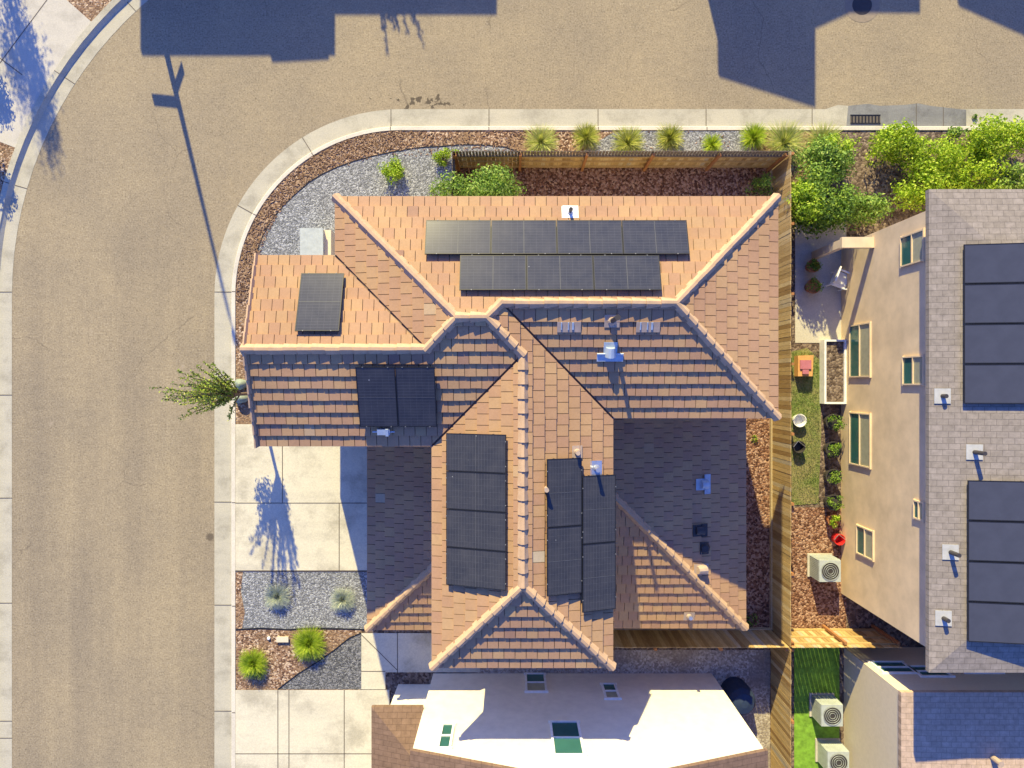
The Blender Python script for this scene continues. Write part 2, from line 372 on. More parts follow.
for a, b, za, zb in ((RF, RF - 0.03, 0.0, 0.115), (RF - 0.03, RF - 0.05, 0.115, 0.127), (RF - 0.05, RB, 0.127, 0.127), (RB, RB, 0.127, 0)):
    g.strip(path(a), path(b), za, zb)
joints(g, inner_joint_pts(RF - 0.05), RF - 0.05, RB, 0.131, 1)
struct(g, 'kerb', [M['kerb'], M['joint']])
OG, OF, OB = 14.25, 14.71, 15.05
def outer_joint_pts(r):
    out = [(CX - r, (384 - py) / S, -1, 0) for py in (292, 395, 498, 603, 721, 738)]
    for a in (180 - 16, 180 - 33, 180 - 47, 180 - 64):
        a = math.radians(a); out.append((CX + r * math.cos(a), CY + r * math.sin(a), math.cos(a), math.sin(a)))
    return out
g = MB(); g.strip(path(OF), path(OG), 0.003, 0.006); joints(g, outer_joint_pts(OG), OG, OF, 0.011, 1); struct(g, 'gutter', [M['gutter'], M['joint']])
g = MB()
for a, b, za, zb in ((OB, OB, 0, 0.127), (OB, OF + 0.12, 0.127, 0.127), (OF + 0.12, OF, 0.11, 0.0), (OF + 0.12, OF + 0.12, 0.127, 0.11)):
    g.strip(path(a), path(b), za, zb)
joints(g, outer_joint_pts(OF + 0.12), OF + 0.12, OB, 0.131, 1)
struct(g, 'kerb', [M['gutter'], M['joint']])
# raised yards
inner = path(RB); g = MB(); g.prism(inner + [(90, -90)], -0.05, 0.09); struct(g, 'yard', M['soil'])
g = MB(); g.strip(path(75, 150), path(OB), 0.09, 0.09); struct(g, 'outer_yard', M['mulch'])
# corner pavement slab across the street
def ann(a0, a1, r0, r1, n=14):
    A = [(CX + r0 * math.cos(math.radians(a0 + (a1 - a0) * i / n)), CY + r0 * math.sin(math.radians(a0 + (a1 - a0) * i / n))) for i in range(n + 1)]
    B = [(CX + r1 * math.cos(math.radians(a0 + (a1 - a0) * i / n)), CY + r1 * math.sin(math.radians(a0 + (a1 - a0) * i / n))) for i in range(n + 1)]
    return A, B
g = MB(); A, B = ann(138.5, 159, 15.05, 21.5); g.strip(B, A, 0.096, 0.096); 
for p0, p1 in (((-30, 107), (52, -3)), ((0, 58), (24, 76)), ((-30, 39), (0, 58))):
    a = Vector((*G(*p0), 0)); b = Vector((*G(*p1), 0)); d = (b - a).normalized() * 0.016; n_ = Vector((-d.y, d.x, 0))
    g.add([a + n_ + Vector((0, 0, 0.1)), a - n_ + Vector((0, 0, 0.1)), b - n_ + Vector((0, 0, 0.1)), b + n_ + Vector((0, 0, 0.1))], [(0, 1, 2, 3)], 1)
struct(g, 'sidewalk', [M['walk'], M['joint']])

def gp(l): return [G(*p) for p in l]
# planting beds
ring = [p for p in path(RB) if p[1] > -2.6 and p[0] < 11]
ring = [(CX - RB, -2.2)] + ring + [(11.6, CY + RB), (11.6, 7.3), (-4, 4.5), (-7, 4.5), (-7, -2.2)]
g = MB(); g.sheet(ring, 0.096); struct(g, 'mulch_bed', M['mulch'])
edge_px = [(256, 300), (257, 265), (258, 254), (261, 243), (266, 232), (273, 220), (283, 207.6), (296, 195), (310, 183), (323, 175), (337.6, 168), (355, 162), (373, 157), (392, 153), (411, 149.6), (425, 148), (439, 147.4), (462, 145.5), (485, 146), (505, 148), (520, 153)]
g = MB(); g.sheet(gp(edge_px + [(520, 165), (452, 165), (452, 260), (360, 330), (256, 330)]), 0.101); struct(g, 'gravel_bed', M['gravel'])
g = MB(); g.sheet(gp([(583, 153), (588, 147), (600, 141), (612, 134), (640, 132), (745, 132), (752, 139), (757, 153), (757, 166), (583, 166)]), 0.101); struct(g, 'gravel_bed', M['gravel'])
def edging(pts, label):
    g = MB()
    for a, b in zip(pts[:-1], pts[1:]):
        g.tube((*G(*a), 0.10), (*G(*b), 0.10), 0.022, 0.022, 6)
    tag(g.build('garden_edging', M['black']), label, 'edging', 'black edging strips around the gravel')
edging(edge_px, 'black curved edging between grey gravel and kerbside mulch')
edging([(237, 628.5), (262, 627), (290, 628.5), (312, 627), (336, 627.5), (368, 628.5)], 'black wavy edging below the gravel with two blue tufts')
edging([(362, 632), (350, 637), (335, 649), (318, 661), (300, 672), (288, 681), (279, 688)], 'black edging curving beside the dark gravel wedge')
# driveway and front beds
def jline(g, pts, z, m=1, w=0.014):
    for p0, p1 in pts:
        a = Vector((*G(*p0), z)); b = Vector((*G(*p1), z)); d = (b - a).normalized(); n_ = Vector((-d.y, d.x, 0)) * w
        g.add([a + n_, a - n_, b - n_, b + n_], [(0, 1, 2, 3)], m)
g = MB(); g.sheet(gp([(236.5, 424), (398, 424), (398, 570), (236.5, 570)]), 0.118)
jline(g, [((236, 502.5), (398, 502.5)), ((283.5, 424), (283.5, 502)), ((340, 503), (340, 570))], 0.122)
jline(g, [((236, 570), (398, 570))], 0.122, 1, 0.022)
struct(g, 'driveway', [M['drive'], M['joint']])
g = MB(); g.sheet(gp([(236.5, 570), (262, 571), (368, 571), (395, 571), (395, 628.5), (336, 627.5), (312, 627), (290, 628.5), (262, 627), (236.5, 628.5)]), 0.101); struct(g, 'gravel_bed', M['gravel'])
g = MB(); g.sheet(gp([(236.5, 570.5), (244, 571), (242, 590), (246, 612), (243, 628), (236.5, 628)]), 0.105); struct(g, 'mulch_bed', M['mulch'])
g = MB(); g.sheet(gp([(236.5, 629), (362, 629), (362, 690), (236.5, 690)]), 0.096); struct(g, 'mulch_bed', M['mulch'])
g = MB(); g.sheet(gp([(362, 632), (350, 637), (335, 649), (318, 661), (300, 672), (288, 681), (279, 688), (362, 688)]), 0.102); struct(g, 'gravel_bed', M['gravel2'])
g = MB(); g.sheet(gp([(362, 632), (480, 632), (480, 671), (386, 671), (386, 688), (362, 688)]), 0.112)
jline(g, [((362, 633.5), (398, 669)), ((398, 632), (398, 671)), ((362, 670), (386, 670))], 0.116); struct(g, 'path', [M['drive'], M['joint']])
g = MB(); g.sheet(gp([(236.5, 688.5), (390, 688.5), (390, 860), (236.5, 860)]), 0.118)
jline(g, [((279, 688.5), (279, 860)), ((290, 688.5), (290, 860)), ((345, 688.5), (345, 860)), ((236, 752), (390, 752))], 0.122); struct(g, 'driveway', [M['drive'], M['joint']])
g = MB(); g.sheet(gp([(738, 390), (770, 390), (770, 630), (738, 630)]), 0.098); struct(g, 'mulch_bed', M['redmulch'])
g = MB(); g.sheet(gp([(452, 168), (770, 168), (770, 260), (452, 260)]), 0.102); struct(g, 'mulch_bed', M['redmulch'])
# side yard strip before the white house
g = MB(); g.sheet(gp([(478, 649), (769, 649), (769, 860), (690, 860), (478, 672)]), 0.098); struct(g, 'side_yard', M['sandy'])
# neighbour's yard
g = MB(); g.sheet(gp([(794, 215), (845, 215), (845, 343), (794, 343)]), 0.104); struct(g, 'patio', M['walk'])
g = MB(); g.sheet(gp([(789, 352), (806, 348), (818, 360), (820, 430), (817, 503), (789, 505)]), 0.104); struct(g, 'lawn', M['lawn'])
g = MB(); g.sheet(gp([(789, 507), (845, 507), (845, 627), (789, 627)]), 0.099); struct(g, 'mulch_bed', M['redmulch'])
g = MB(); g.sheet(gp([(793, 632), (838, 632), (838, 900), (793, 900)]), 0.104); struct(g, 'turf', M['turf'])
# storm drain in the kerb
g = MB(); g.sheet(gp([(846, 127), (848, 106), (868, 104), (880, 106), (905, 105), (918, 103.5), (930, 106), (966, 110), (966, 127)]), 0.016)
jline(g, [((916, 103.5), (916, 127)), ((943, 107), (943, 127))], 0.02); struct(g, 'gutter_apron', [M['apron'], M['joint']])
g = MB(); g.sheet(gp([(817, 112), (838, 105), (848, 106), (846, 127), (817, 127)]), 0.014); struct(g, 'gutter_apron', M['gutter'])
t = thing('storm_drain', (*G(865, 119), 0), 'black slotted storm drain grate in the gutter beside the bushes', 'drain')
x0, y0 = G(850, 124); x1, y1 = G(880, 115)
g = MB(); g.bx(x0, x1, y0, y1, 0.018, 0.03); g.build('recess', M['joint'], t)
g = MB()
g.bx(x0, x1, y0, y0 + 0.03, 0.0305, 0.045); g.bx(x0, x1, y1 - 0.03, y1, 0.0305, 0.045)
for i in range(9):
    x = x0 + (x1 - x0) * (i + 0.5) / 9; g.bx(x - 0.022, x + 0.022, y0 + 0.03, y1 - 0.03, 0.031, 0.043)
g.build('grate', M['black'], t)
t = thing('manhole', (*G(862, 5), 0), 'round manhole cover in its pale concrete collar on the road', 'manhole')
g = MB(); g.lathe((*G(862, 5), 0), [(0.64, 0.001), (0.64, 0.006)], 40); g.build('collar', m_plain('collar', (0.26, 0.21, 0.15)), t)
g = MB(); g.lathe((*G(862, 5), 0), [(0.36, 0.007), (0.36, 0.012), (0.31, 0.0121), (0.31, 0.009), (0.05, 0.009)], 32); g.build('cover', m_plain('cast_iron', (0.07, 0.06, 0.055), 0.5, 0.5), t)

# ------------------------------------------------------------------ roofs
SL = 0.345
EXP = 0.323; TW = 0.302
class Slope:
    def __init__(s, o, d, ze): s.o = Vector((o[0], o[1])); s.d = Vector(d); s.u = Vector((d[1], -d[0])); s.ze = ze
    def z(s, x, y): return s.ze + SL * ((Vector((x, y)) - s.o).dot(s.d))
    def basis(s):
        n = Vector((-SL * s.d.x, -SL * s.d.y, 1)).normalized(); up = Vector((s.d.x, s.d.y, SL)).normalized(); ux = up.cross(n)
        return ux, up, n
    def hit(s, px, py, off=0.0):
        dx, dy = (px - 512) / F, (384 - py) / F      # per metre below the camera
        # z = H - t ; point = (dx t, dy t, H - t)
        A = s.ze + off - SL * s.o.dot(s.d)
        t = (H - A) / (1 + SL * (dx * s.d.x + dy * s.d.y))
        return Vector((dx * t, dy * t, H - t))
def clip(poly, ln):
    a, b, c = ln; out = []
    for i in range(len(poly)):
        p, q = poly[i], poly[(i + 1) % len(poly)]
        dp, dq = a * p[0] + b * p[1] + c, a * q[0] + b * q[1] + c
        if dp >= 0: out.append(p)
        if (dp < 0) != (dq < 0):
            k = dp / (dp - dq); out.append((p[0] + (q[0] - p[0]) * k, p[1] + (q[1] - p[1]) * k))
    return out
def tones(i, j, seed):
    r = random.Random((i * 73856093) ^ (j * 19349663) ^ (seed * 83492791)); return r
def roof_slope(name, sl, pieces, parent, seed, mat=None, under=0.14):
    g = MB()
    for poly in pieces:
        n = len(poly); area = sum(poly[i][0] * poly[(i + 1) % n][1] - poly[(i + 1) % n][0] * poly[i][1] for i in range(n))
        P = list(poly) if area > 0 else list(reversed(poly))
        lines = []
        for i in range(n):
            p, q = P[i], P[(i + 1) % n]; L = math.hypot(q[0] - p[0], q[1] - p[1])
            a, b = -(q[1] - p[1]) / L, (q[0] - p[0]) / L
            lines.append([a, b, -(a * p[0] + b * p[1])])
            for va_, vb_ in VALLEYS:
                dv_ = Vector((vb_[0] - va_[0], vb_[1] - va_[1])).normalized()
                if all(abs((Vector(t_) - Vector(va_)).cross(dv_)) < 1e-3 for t_ in (p, q)): lines[-1][2] -= 0.028
        # let tiles oversail the eave a little
        for ln in lines:
            if abs(ln[0] * sl.d.x + ln[1] * sl.d.y - 1) < 1e-3 and abs(ln[0] * sl.o.x + ln[1] * sl.o.y + ln[2]) < 1e-3: ln[2] += 0.03
        uv = [((Vector(p) - sl.o).dot(sl.u), (Vector(p) - sl.o).dot(sl.d)) for p in P]
        u0, u1 = min(a for a, b in uv), max(a for a, b in uv); v1 = max(b for a, b in uv); v0 = min(b for a, b in uv)
        for j in range(int(math.floor((v0 + 0.06) / EXP)) - 1, int(v1 / EXP) + 2):
            vb = -0.06 + j * EXP
            sh = (j % 2) * 0.5 + (((j * 7919) % 13) / 13 - 0.5) * 0.12
            for i in range(int(math.floor(u0 / TW)) - 1, int(u1 / TW) + 2):
                r = tones(i, j, seed); tone = r.random(); jz = (r.random() - 0.5) * 0.004; tl = (r.random() - 0.5) * 0.004
                jv = (r.random() - 0.5) * 0.012
                ua, ub = (i + sh) * TW + 0.008, (i + sh + 1) * TW - 0.008
                va, vc = vb + jv, vb + EXP + 0.05
                quad = [sl.o + sl.u * a + sl.d * b for a, b in ((ua, va), (ub, va), (ub, vc), (ua, vc))]
                quad = [(q.x, q.y) for q in quad]
                for ln in lines:
                    quad = clip(quad, ln)
                    if len(quad) < 3: break
                if len(quad) < 3: continue
                top = []; bot = []
                for q in quad:
                    dv = (Vector(q) - sl.o).dot(sl.d) - vb; du = (Vector(q) - sl.o).dot(sl.u) - ua
                    h = 0.08 - 0.049 * dv / EXP + jz + tl * du / TW
                    z = sl.z(*q); top.append(z + h); bot.append(z + h - 0.042)
                g.prism(quad, bot, top, 0, tone)
        zs = [sl.z(*p) for p in P]
        g.prism(P, [z - under for z in zs], [z - 0.004 for z in zs], 1)
    return g.build(name, [mat or M['tile'], M['deck']], parent)
def cap_run(name, p0, p1, parent, seed, ww=0.29, raise_=0.042, mat=None):
    p0 = Vector(p0); p1 = Vector(p1); d = (p1 - p0); L = d.length; d.normalize()
    side = d.cross(Vector((0, 0, 1))).normalized(); up = side.cross(d)
    n = max(1, round(L / 0.37)); e = L / n; g = MB(); rr = random.Random(seed)
    for i in range(n):
        a = p0 + d * (e * i - 0.03); b = p0 + d * (e * (i + 1) + 0.03)
        jit = (rr.random() - 0.5) * 0.014
        vs = []
        for q, lift, w in ((a, 0.048, ww), (b, 0.0, ww * 0.9)):
            for x, y in ((-0.5, -0.07), (-0.47, -0.05), (-0.14, 0.075), (0.14, 0.075), (0.47, -0.05), (0.5, -0.07)):
                vs.append(q + side * (x * w + jit) + up * (y + raise_ + lift))
            for x, y in ((0.42, -0.08), (-0.42, -0.08)):
                vs.append(q + side * (x * w + jit) + up * (y + raise_ + lift))
        k = 8; fs = [(j, (j + 1) % k, k + (j + 1) % k, k + j) for j in range(k)] + [tuple(reversed(range(k))), tuple(range(k, 2 * k))]
        g.add(vs, fs, 0, 0.25 + 0.65 * rr.random())
    return g.build(name, mat or M['cap'], parent)
def eave_strip(g, p0, p1, z, out, h=0.2, w=0.035, m=0):
    p0 = Vector((*p0, 0)); p1 = Vector((*p1, 0)); o = Vector((*out, 0))
    d = (p1 - p0).normalized()
    c = (p0 + p1) / 2 + o * (w / 2 + 0.002) + Vector((0, 0, z - h / 2 + 0.012))
    ang = math.atan2(d.y, d.x); g.box(c, ((p1 - p0).length + 2 * w, w, h), m, 0.5, ang)

ZE = 6.25; ZL = 2.95
XW, XE, YN, YSL, YSR, XL, YWN, XA, XB, YS = -4.82, 7.26, 5.11, -1.675, -0.905, -7.0, 3.50, -2.17, 2.74, -7.74
Y1 = (YN + YSL) / 2; H1 = (YN - YSL) / 2; Y2 = (YN + YSR) / 2; H2 = (YN - YSR) / 2
a1 = (XW + H1, Y1); a2 = (XB - H1, Y1); b1 = (XB - H2, Y2); b2 = (XE - H2, Y2)
HW = (YWN - YSL) / 2; yw = (YWN + YSL) / 2; pw = (XW + HW, yw)
HS = (XB - XA) / 2; xs = (XA + XB) / 2; s1 = (xs, YSL + HS); s2 = (xs, YS + HS)
VALLEYS = [(b1, (XB, YSR)), (s1, (XA, YSL)), (pw, (XW, YWN))]
house = thing('tiled_house', (0, -1, 0), 'tan tile roofed house with black solar panels in the middle of the corner lot', 'house')
sN = Slope((XW, YN), (0, -1), ZE); sE = Slope((XE, YN), (-1, 0), ZE); sSR = Slope((XB, YSR), (0, 1), ZE)
sEW = Slope((XB, YS), (-1, 0), ZE); sSH = Slope((XA, YS), (0, 1), ZE); sWW = Slope((XA, YS), (1, 0), ZE)
sSL = Slope((XL, YSL), (0, 1), ZE); sW = Slope((XW, YN), (1, 0), ZE); sWN = Slope((XL, YWN), (0, -1), ZE)
roof_slope('roof_slope', sN, [[(XW, YN), (b1[0], YN), b1, a2, a1], [(b1[0], YN), (XE, YN), b2, b1]], house, 1)
roof_slope('roof_slope', sE, [[(XE, YN), (XE, YSR), b2]], house, 2)
roof_slope('roof_slope', sSR, [[b2, (XE, YSR), (XB, YSR), b1]], house, 3)
kx = XB - (s1[1] - YSR)
roof_slope('roof_slope', sEW, [[a2, b1, (kx, s1[1]), s1], [s1, (kx, s1[1]), (XB, YSR), (XB, YS), s2]], house, 4)
roof_slope('roof_slope', sSH, [[(XA, YS), (XB, YS), s2]], house, 5)
roof_slope('roof_slope', sWW, [[s1, s2, (XA, YS), (XA, YSL)]], house, 6)
roof_slope('roof_slope', sSL, [[(XL, YSL), (pw[0], YSL), pw, (XL, yw)], [(pw[0], YSL), (XA, YSL), s1, a2, a1, pw]], house, 7)
roof_slope('roof_slope', sW, [[(XW, YN), a1, pw, (XW, YWN)]], house, 8)
roof_slope('roof_slope', sWN, [[(XL, YWN), (XW, YWN), pw, (XL, yw)]], house, 9)
XG, YG, XR, YR = -4.64, -7.89, 7.51, -7.84
OVH = 0.45
wx0, wx1, wy0, wy1 = XA + OVH, XB - OVH, YSL + OVH, YSR + OVH
sGW = Slope((XG, YG), (1, 0), ZL); sGS = Slope((XG, YG), (0, 1), ZL)
sRE = Slope((XR, YR), (-1, 0), ZL); sRS = Slope((XR, YR), (0, 1), ZL)
dg = wx0 - XG; dr = XR - wx1
roof_slope('lower_roof_slope', sGW, [[(XG, YG), (XG, wy0 - .003), (wx0 - .003, wy0 - .003), (wx0 - .003, YG + dg)]], house, 10)
roof_slope('lower_roof_slope', sGS, [[(XG, YG), (wx0 - .003, YG), (wx0 - .003, YG + dg)]], house, 11)
roof_slope('lower_roof_slope', sRE, [[(XR, YR), (XR, wy1 - .003), (wx1 + .003, wy1 - .003), (wx1 + .003, YR + dr)]], house, 12)
roof_slope('lower_roof_slope', sRS, [[(XR, YR), (wx1 + .003, YR), (wx1 + .003, YR + dr)]], house, 13)
def P3(s, p): return (p[0], p[1], s.z(*p))
for nm, s, p, q in (('ridge_cap', sN, b1, b2), ('ridge_cap', sN, a1, a2), ('ridge_cap', sWW, s2, s1), ('ridge_cap', sWN, (XL - 0.03, yw), pw),
                    ('hip_cap', sN, (XW, YN), a1), ('hip_cap', sN, (XE, YN), b2), ('hip_cap', sSR, (XE, YSR), b2), ('hip_cap', sN, b1, a2),
                    ('hip_cap', sEW, s1, a2), ('hip_cap', sSL, pw, a1), ('hip_cap', sSH, (XA, YS), s2), ('hip_cap', sSH, (XB, YS), s2),
                    ('hip_cap', sGW, (XG, YG), (wx0 - .02, YG + dg - .02)), ('hip_cap', sRE, (XR, YR), (wx1 + .02, YR + dr - .02))):
    cap_run(nm, P3(s, p), P3(s, q), house, hash((round(p[0], 2), round(q[1], 2))) % 999)
# rake tiles along the wing gable
for s, q0, q1 in ((sWN, (XL, YWN), (XL, yw)), (sSL, (XL, YSL), (XL, yw))):
    cap_run('rake_tile', P3(s, q0), P3(s, q1), house, 5, 0.15, 0.035)
g = MB()
for p, q, o in (((XW, YN), (XE, YN), (0, 1)), ((XE, YSR), (XE, YN), (1, 0)), ((XB, YSR), (XE, YSR), (0, -1)), ((XB, YS), (XB, YSR - .03), (1, 0)),
                ((XA, YS), (XB, YS), (0, -1)), ((XA, YS), (XA, YSL - .03), (-1, 0)), ((XL, YSL), (XA, YSL), (0, -1)), ((XL, YWN), (XW - .04, YWN), (0, 1)), ((XW, YWN + .04), (XW, YN), (-1, 0))):
    eave_strip(g, p, q, ZE, o)
for p, q, o in (((XG, YG), (XG, wy0 - .05), (-1, 0)), ((XG, YG), (wx0 - .04, YG), (0, -1)), ((XR, YR), (XR, wy1 - .05), (1, 0)), ((wx1 + .04, YR), (XR, YR), (0, -1))):
    eave_strip(g, p, q, ZL, o)
# gable barge boards
for sgn, ye in ((1, YWN), (-1, YSL)):
    a = Vector((XL - 0.02, ye, ZE - 0.06)); b = Vector((XL - 0.02, yw, ZE + SL * HW - 0.06))
    ln = (b - a).length; ang = math.atan2(b.z - a.z, (b.y - a.y))
    g.box((a + b) / 2, (0.035, ln, 0.18), 0, 0.5, 0, Matrix.Rotation(ang, 3, 'X'))
g.build('fascia', M['fascia'], house)
# walls
GXW, WE, WN, WW2, WYN, WS = -6.96, XE - OVH, YN - OVH, XW + OVH, YWN - OVH, YS + OVH
foot = [(GXW, wy0), (wx0, wy0), (wx0, WS), (wx1, WS), (wx1, wy1), (WE, wy1), (WE, WN), (WW2, WN), (WW2, WYN), (GXW, WYN)]
foot0 = [(-6.45 if p[0] < -6.9 else p[0], p[1]) for p in foot]  # wing foot set back, a shape made only for its driveway shadow
g = MB(); g.prism(foot, 1.8, ZE - 0.02); g.prism(foot0, 0.0, 1.8)
g.add([(GXW, WYN, ZE - 0.021), (GXW, wy0, ZE - 0.021), (GXW, yw, ZE + SL * (HW - 0.45))], [(0, 1, 2)])
g.build('wall', M['stucco'], house)
g = MB(); g.bx(XG + OVH, wx0 - .01, YG + OVH, wy0 - .01, 0, ZL - 0.01); g.build('lower_wall', M['stucco'], house)
g = MB(); g.bx(wx1 + .01, XR - OVH, YR + OVH, wy1 - .01, 0, ZL - 0.01); g.build('lower_wall', M['stucco'], house)
def window(parent, c, w, h, nrm, blind=True, frame=None):
    """c centre on the wall, nrm outward axis (x,y)"""
    n = Vector((*nrm, 0)); u = Vector((-n.y, n.x, 0)); c = Vector(c)
    R = Matrix((u, n, Vector((0, 0, 1)))).transposed()
    g = MB(); f = 0.045 if frame else 0.07
    for dx, dz, sx, sz in ((0, h / 2, w + 2 * f, f), (0, -h / 2, w + 2 * f, f), (-w / 2, 0, f, h - f), (w / 2, 0, f, h - f), (0, 0, w - f, 0.04)):
        g.box(c + u * dx + n * 0.03 + Vector((0, 0, dz)), (sx, 0.06, sz), 0, 0.5, 0, R)
    fr = g.build('window', frame or M['white'], parent)
    fo = bpy.data.objects.new
    g2 = MB()
    g2.box(c + n * 0.012 - Vector((0, 0, h / 4)), (w - f, 0.024, h / 2 - f), 0, 0.5, 0, R)
    g2.box(c + n * 0.012 + Vector((0, 0, h / 4)), (w - f, 0.024, h / 2 - f), 1, 0.5, 0, R)
    fr['_o'] = parent['_o']
    # pane keeps the parent's offset; the frame sits at the parent's origin
    p = g2.build('pane', [M['glass'], M['blind'] if blind else M['glass']], fr)
    return fr
for x, z in ((-3.2, 5.0), (0.2, 5.0), (3.6, 5.0), (5.8, 5.0), (-2.5, 1.6), (2.0, 1.6), (5.5, 1.6)): window(house, (x, WN, z), 1.3, 1.2, (0, 1))
for y, z in ((1.0, 4.9), (3.2, 4.9), (1.2, 1.5), (3.6, 1.5)): window(house, (WE, y, z), 1.1, 1.1, (1, 0))
for y in (-2.6, -5.2): window(house, (XR - OVH, y, 1.55), 1.2, 1.2, (1, 0))
for y in (0.3, 2.0): window(house, (GXW, y, 4.7), 1.0, 1.3, (-1, 0))
for x in (-0.7, 1.4): window(house, (x, WS, 5.0), 1.1, 1.2, (0, -1))
window(house, (5.0, YR + OVH, 1.5), 1.4, 1.1, (0, -1))
gw = XG + OVH
g = MB()
for i in range(4): g.bx(gw - 0.05, gw - 0.005, -6.4, -2.0, 0.13 + i * 0.53, 0.13 + i * 0.53 + 0.51)
g.build('garage_door', M['door'], house)
g = MB(); g.bx(-5.6, -4.7, wy0 - 0.06, wy0 - 0.005, 0.12, 2.1); g.build('front_door', M['door'], house)
# roof vents
def vent_pipe(s, px, py, r=0.05, h=0.35, mat='pipe', flash=None, fw=0.4):
    p = s.hit(px, py, 0.06); g = MB(); g.tube(p - Vector((0, 0, 0.08)), p + Vector((0, 0, h)), r, r, 12)
    g.tube(p + Vector((0, 0, h)), p + Vector((0, 0, h + 0.03)), r * 1.25, r * 1.25, 12)
    o = g.build('vent_pipe', M[mat], house)
    if flash:
        ux, up, n = s.basis(); R = Matrix((ux, up, n)).transposed(); g = MB(); g.box(p + n * 0.012, (fw, fw * 0.85, 0.012), 0, 0.5, 0, R)
        g.lathe(p, [(r * 2.2, -0.02), (r * 1.3, 0.09)], 12); o['_o'] = house['_o']; g.build('flashing', M[flash], o)
    return o
vent_pipe(sN, 570, 212, 0.045, 0.28, 'darkpipe', 'white', 0.45)
vent_pipe(sSR, 612, 321, 0.06, 0.95, 'darkpipe', 'pipe', 0.4)
vent_pipe(sEW, 577, 452, 0.05, 0.3, 'pipe', 'pipe', 0.35)
vent_pipe(sEW, 596, 468, 0.05, 0.45, 'alu', 'alu', 0.4)
vent_pipe(sEW, 546, 488, 0.05, 0.35, 'pipe', None)
vent_pipe(sRS, 689, 616, 0.05, 0.2, 'alu', 'pipe', 0.35)
vent_pipe(sRE, 704, 548, 0.09, 0.12, 'darkpipe', 'darkpipe', 0.38)
def hood(s, px, py, wid=0.75, dep=0.55, rot=0.0, mat='galv', kind='hood_vent', h=0.24):
    p = s.hit(px, py, 0.075); ux, up, n = s.basis()
    c, sn = math.cos(rot), math.sin(rot); u2 = ux * c + up * sn; v2 = up * c - ux * sn
    def pt(a, b, cc): return p + u2 * a + v2 * b + n * cc
    g = MB()
    R = Matrix((u2, v2, n)).transposed()
    g.box(pt(0, -0.02, 0.01), (wid, 0.2, 0.016), 0, 0.5, 0, R)
    g.box(pt(0, 0.2, 0.012), (0.36, 0.42, 0.018), 0, 0.5, 0, R)
    k = 7; vs = []
    for yy, sc_ in ((0.02, 1.0), (dep * 0.62, 0.86)):
        for i in range(k):
            a = math.pi * i / (k - 1); vs.append(pt(math.cos(a) * 0.15 * sc_, yy, 0.02 + math.sin(a) * h * sc_))
    g.add(vs, [(i, i + 1, k + i + 1, k + i) for i in range(k - 1)] + [tuple(reversed(range(k))), tuple(range(k, 2 * k))])
    g.tube(pt(-wid / 2, 0.09, 0.03), pt(wid / 2, 0.09, 0.03), 0.025, 0.025, 8)
    return g.build(kind, M[mat], house)
hood(sSR, 610, 357, 0.7, 0.44, h=0.2)
hood(sRE, 707, 484, 0.62, 0.4, 0.0, h=0.18)
hood(sRE, 705, 569, 0.34, 0.5, 0, 'pipe', 'square_vent', 0.2)
hood(sRE, 704, 530, 0.4, 0.5, 0, 'darkpipe', 'square_vent', 0.1)
for px in (569, 648):
    p = sSR.hit(px, 327, 0.078); ux, up, n = sSR.basis(); R = Matrix((ux, up, n)).transposed()
    g = MB(); g.box(p + n * 0.008, (0.62, 0.28, 0.016), 0, 0.5, 0, R)
    for dx, ww_ in ((0.1, 0.05), (-0.02, 0.03), (-0.2, 0.03)): g.box(p + ux * dx + up * 0.03 + n * 0.026, (ww_, 0.2, 0.02), 1, 0.5, 0, R)
    g.build('tile_vent', [M['pipe'], M['galv']], house)

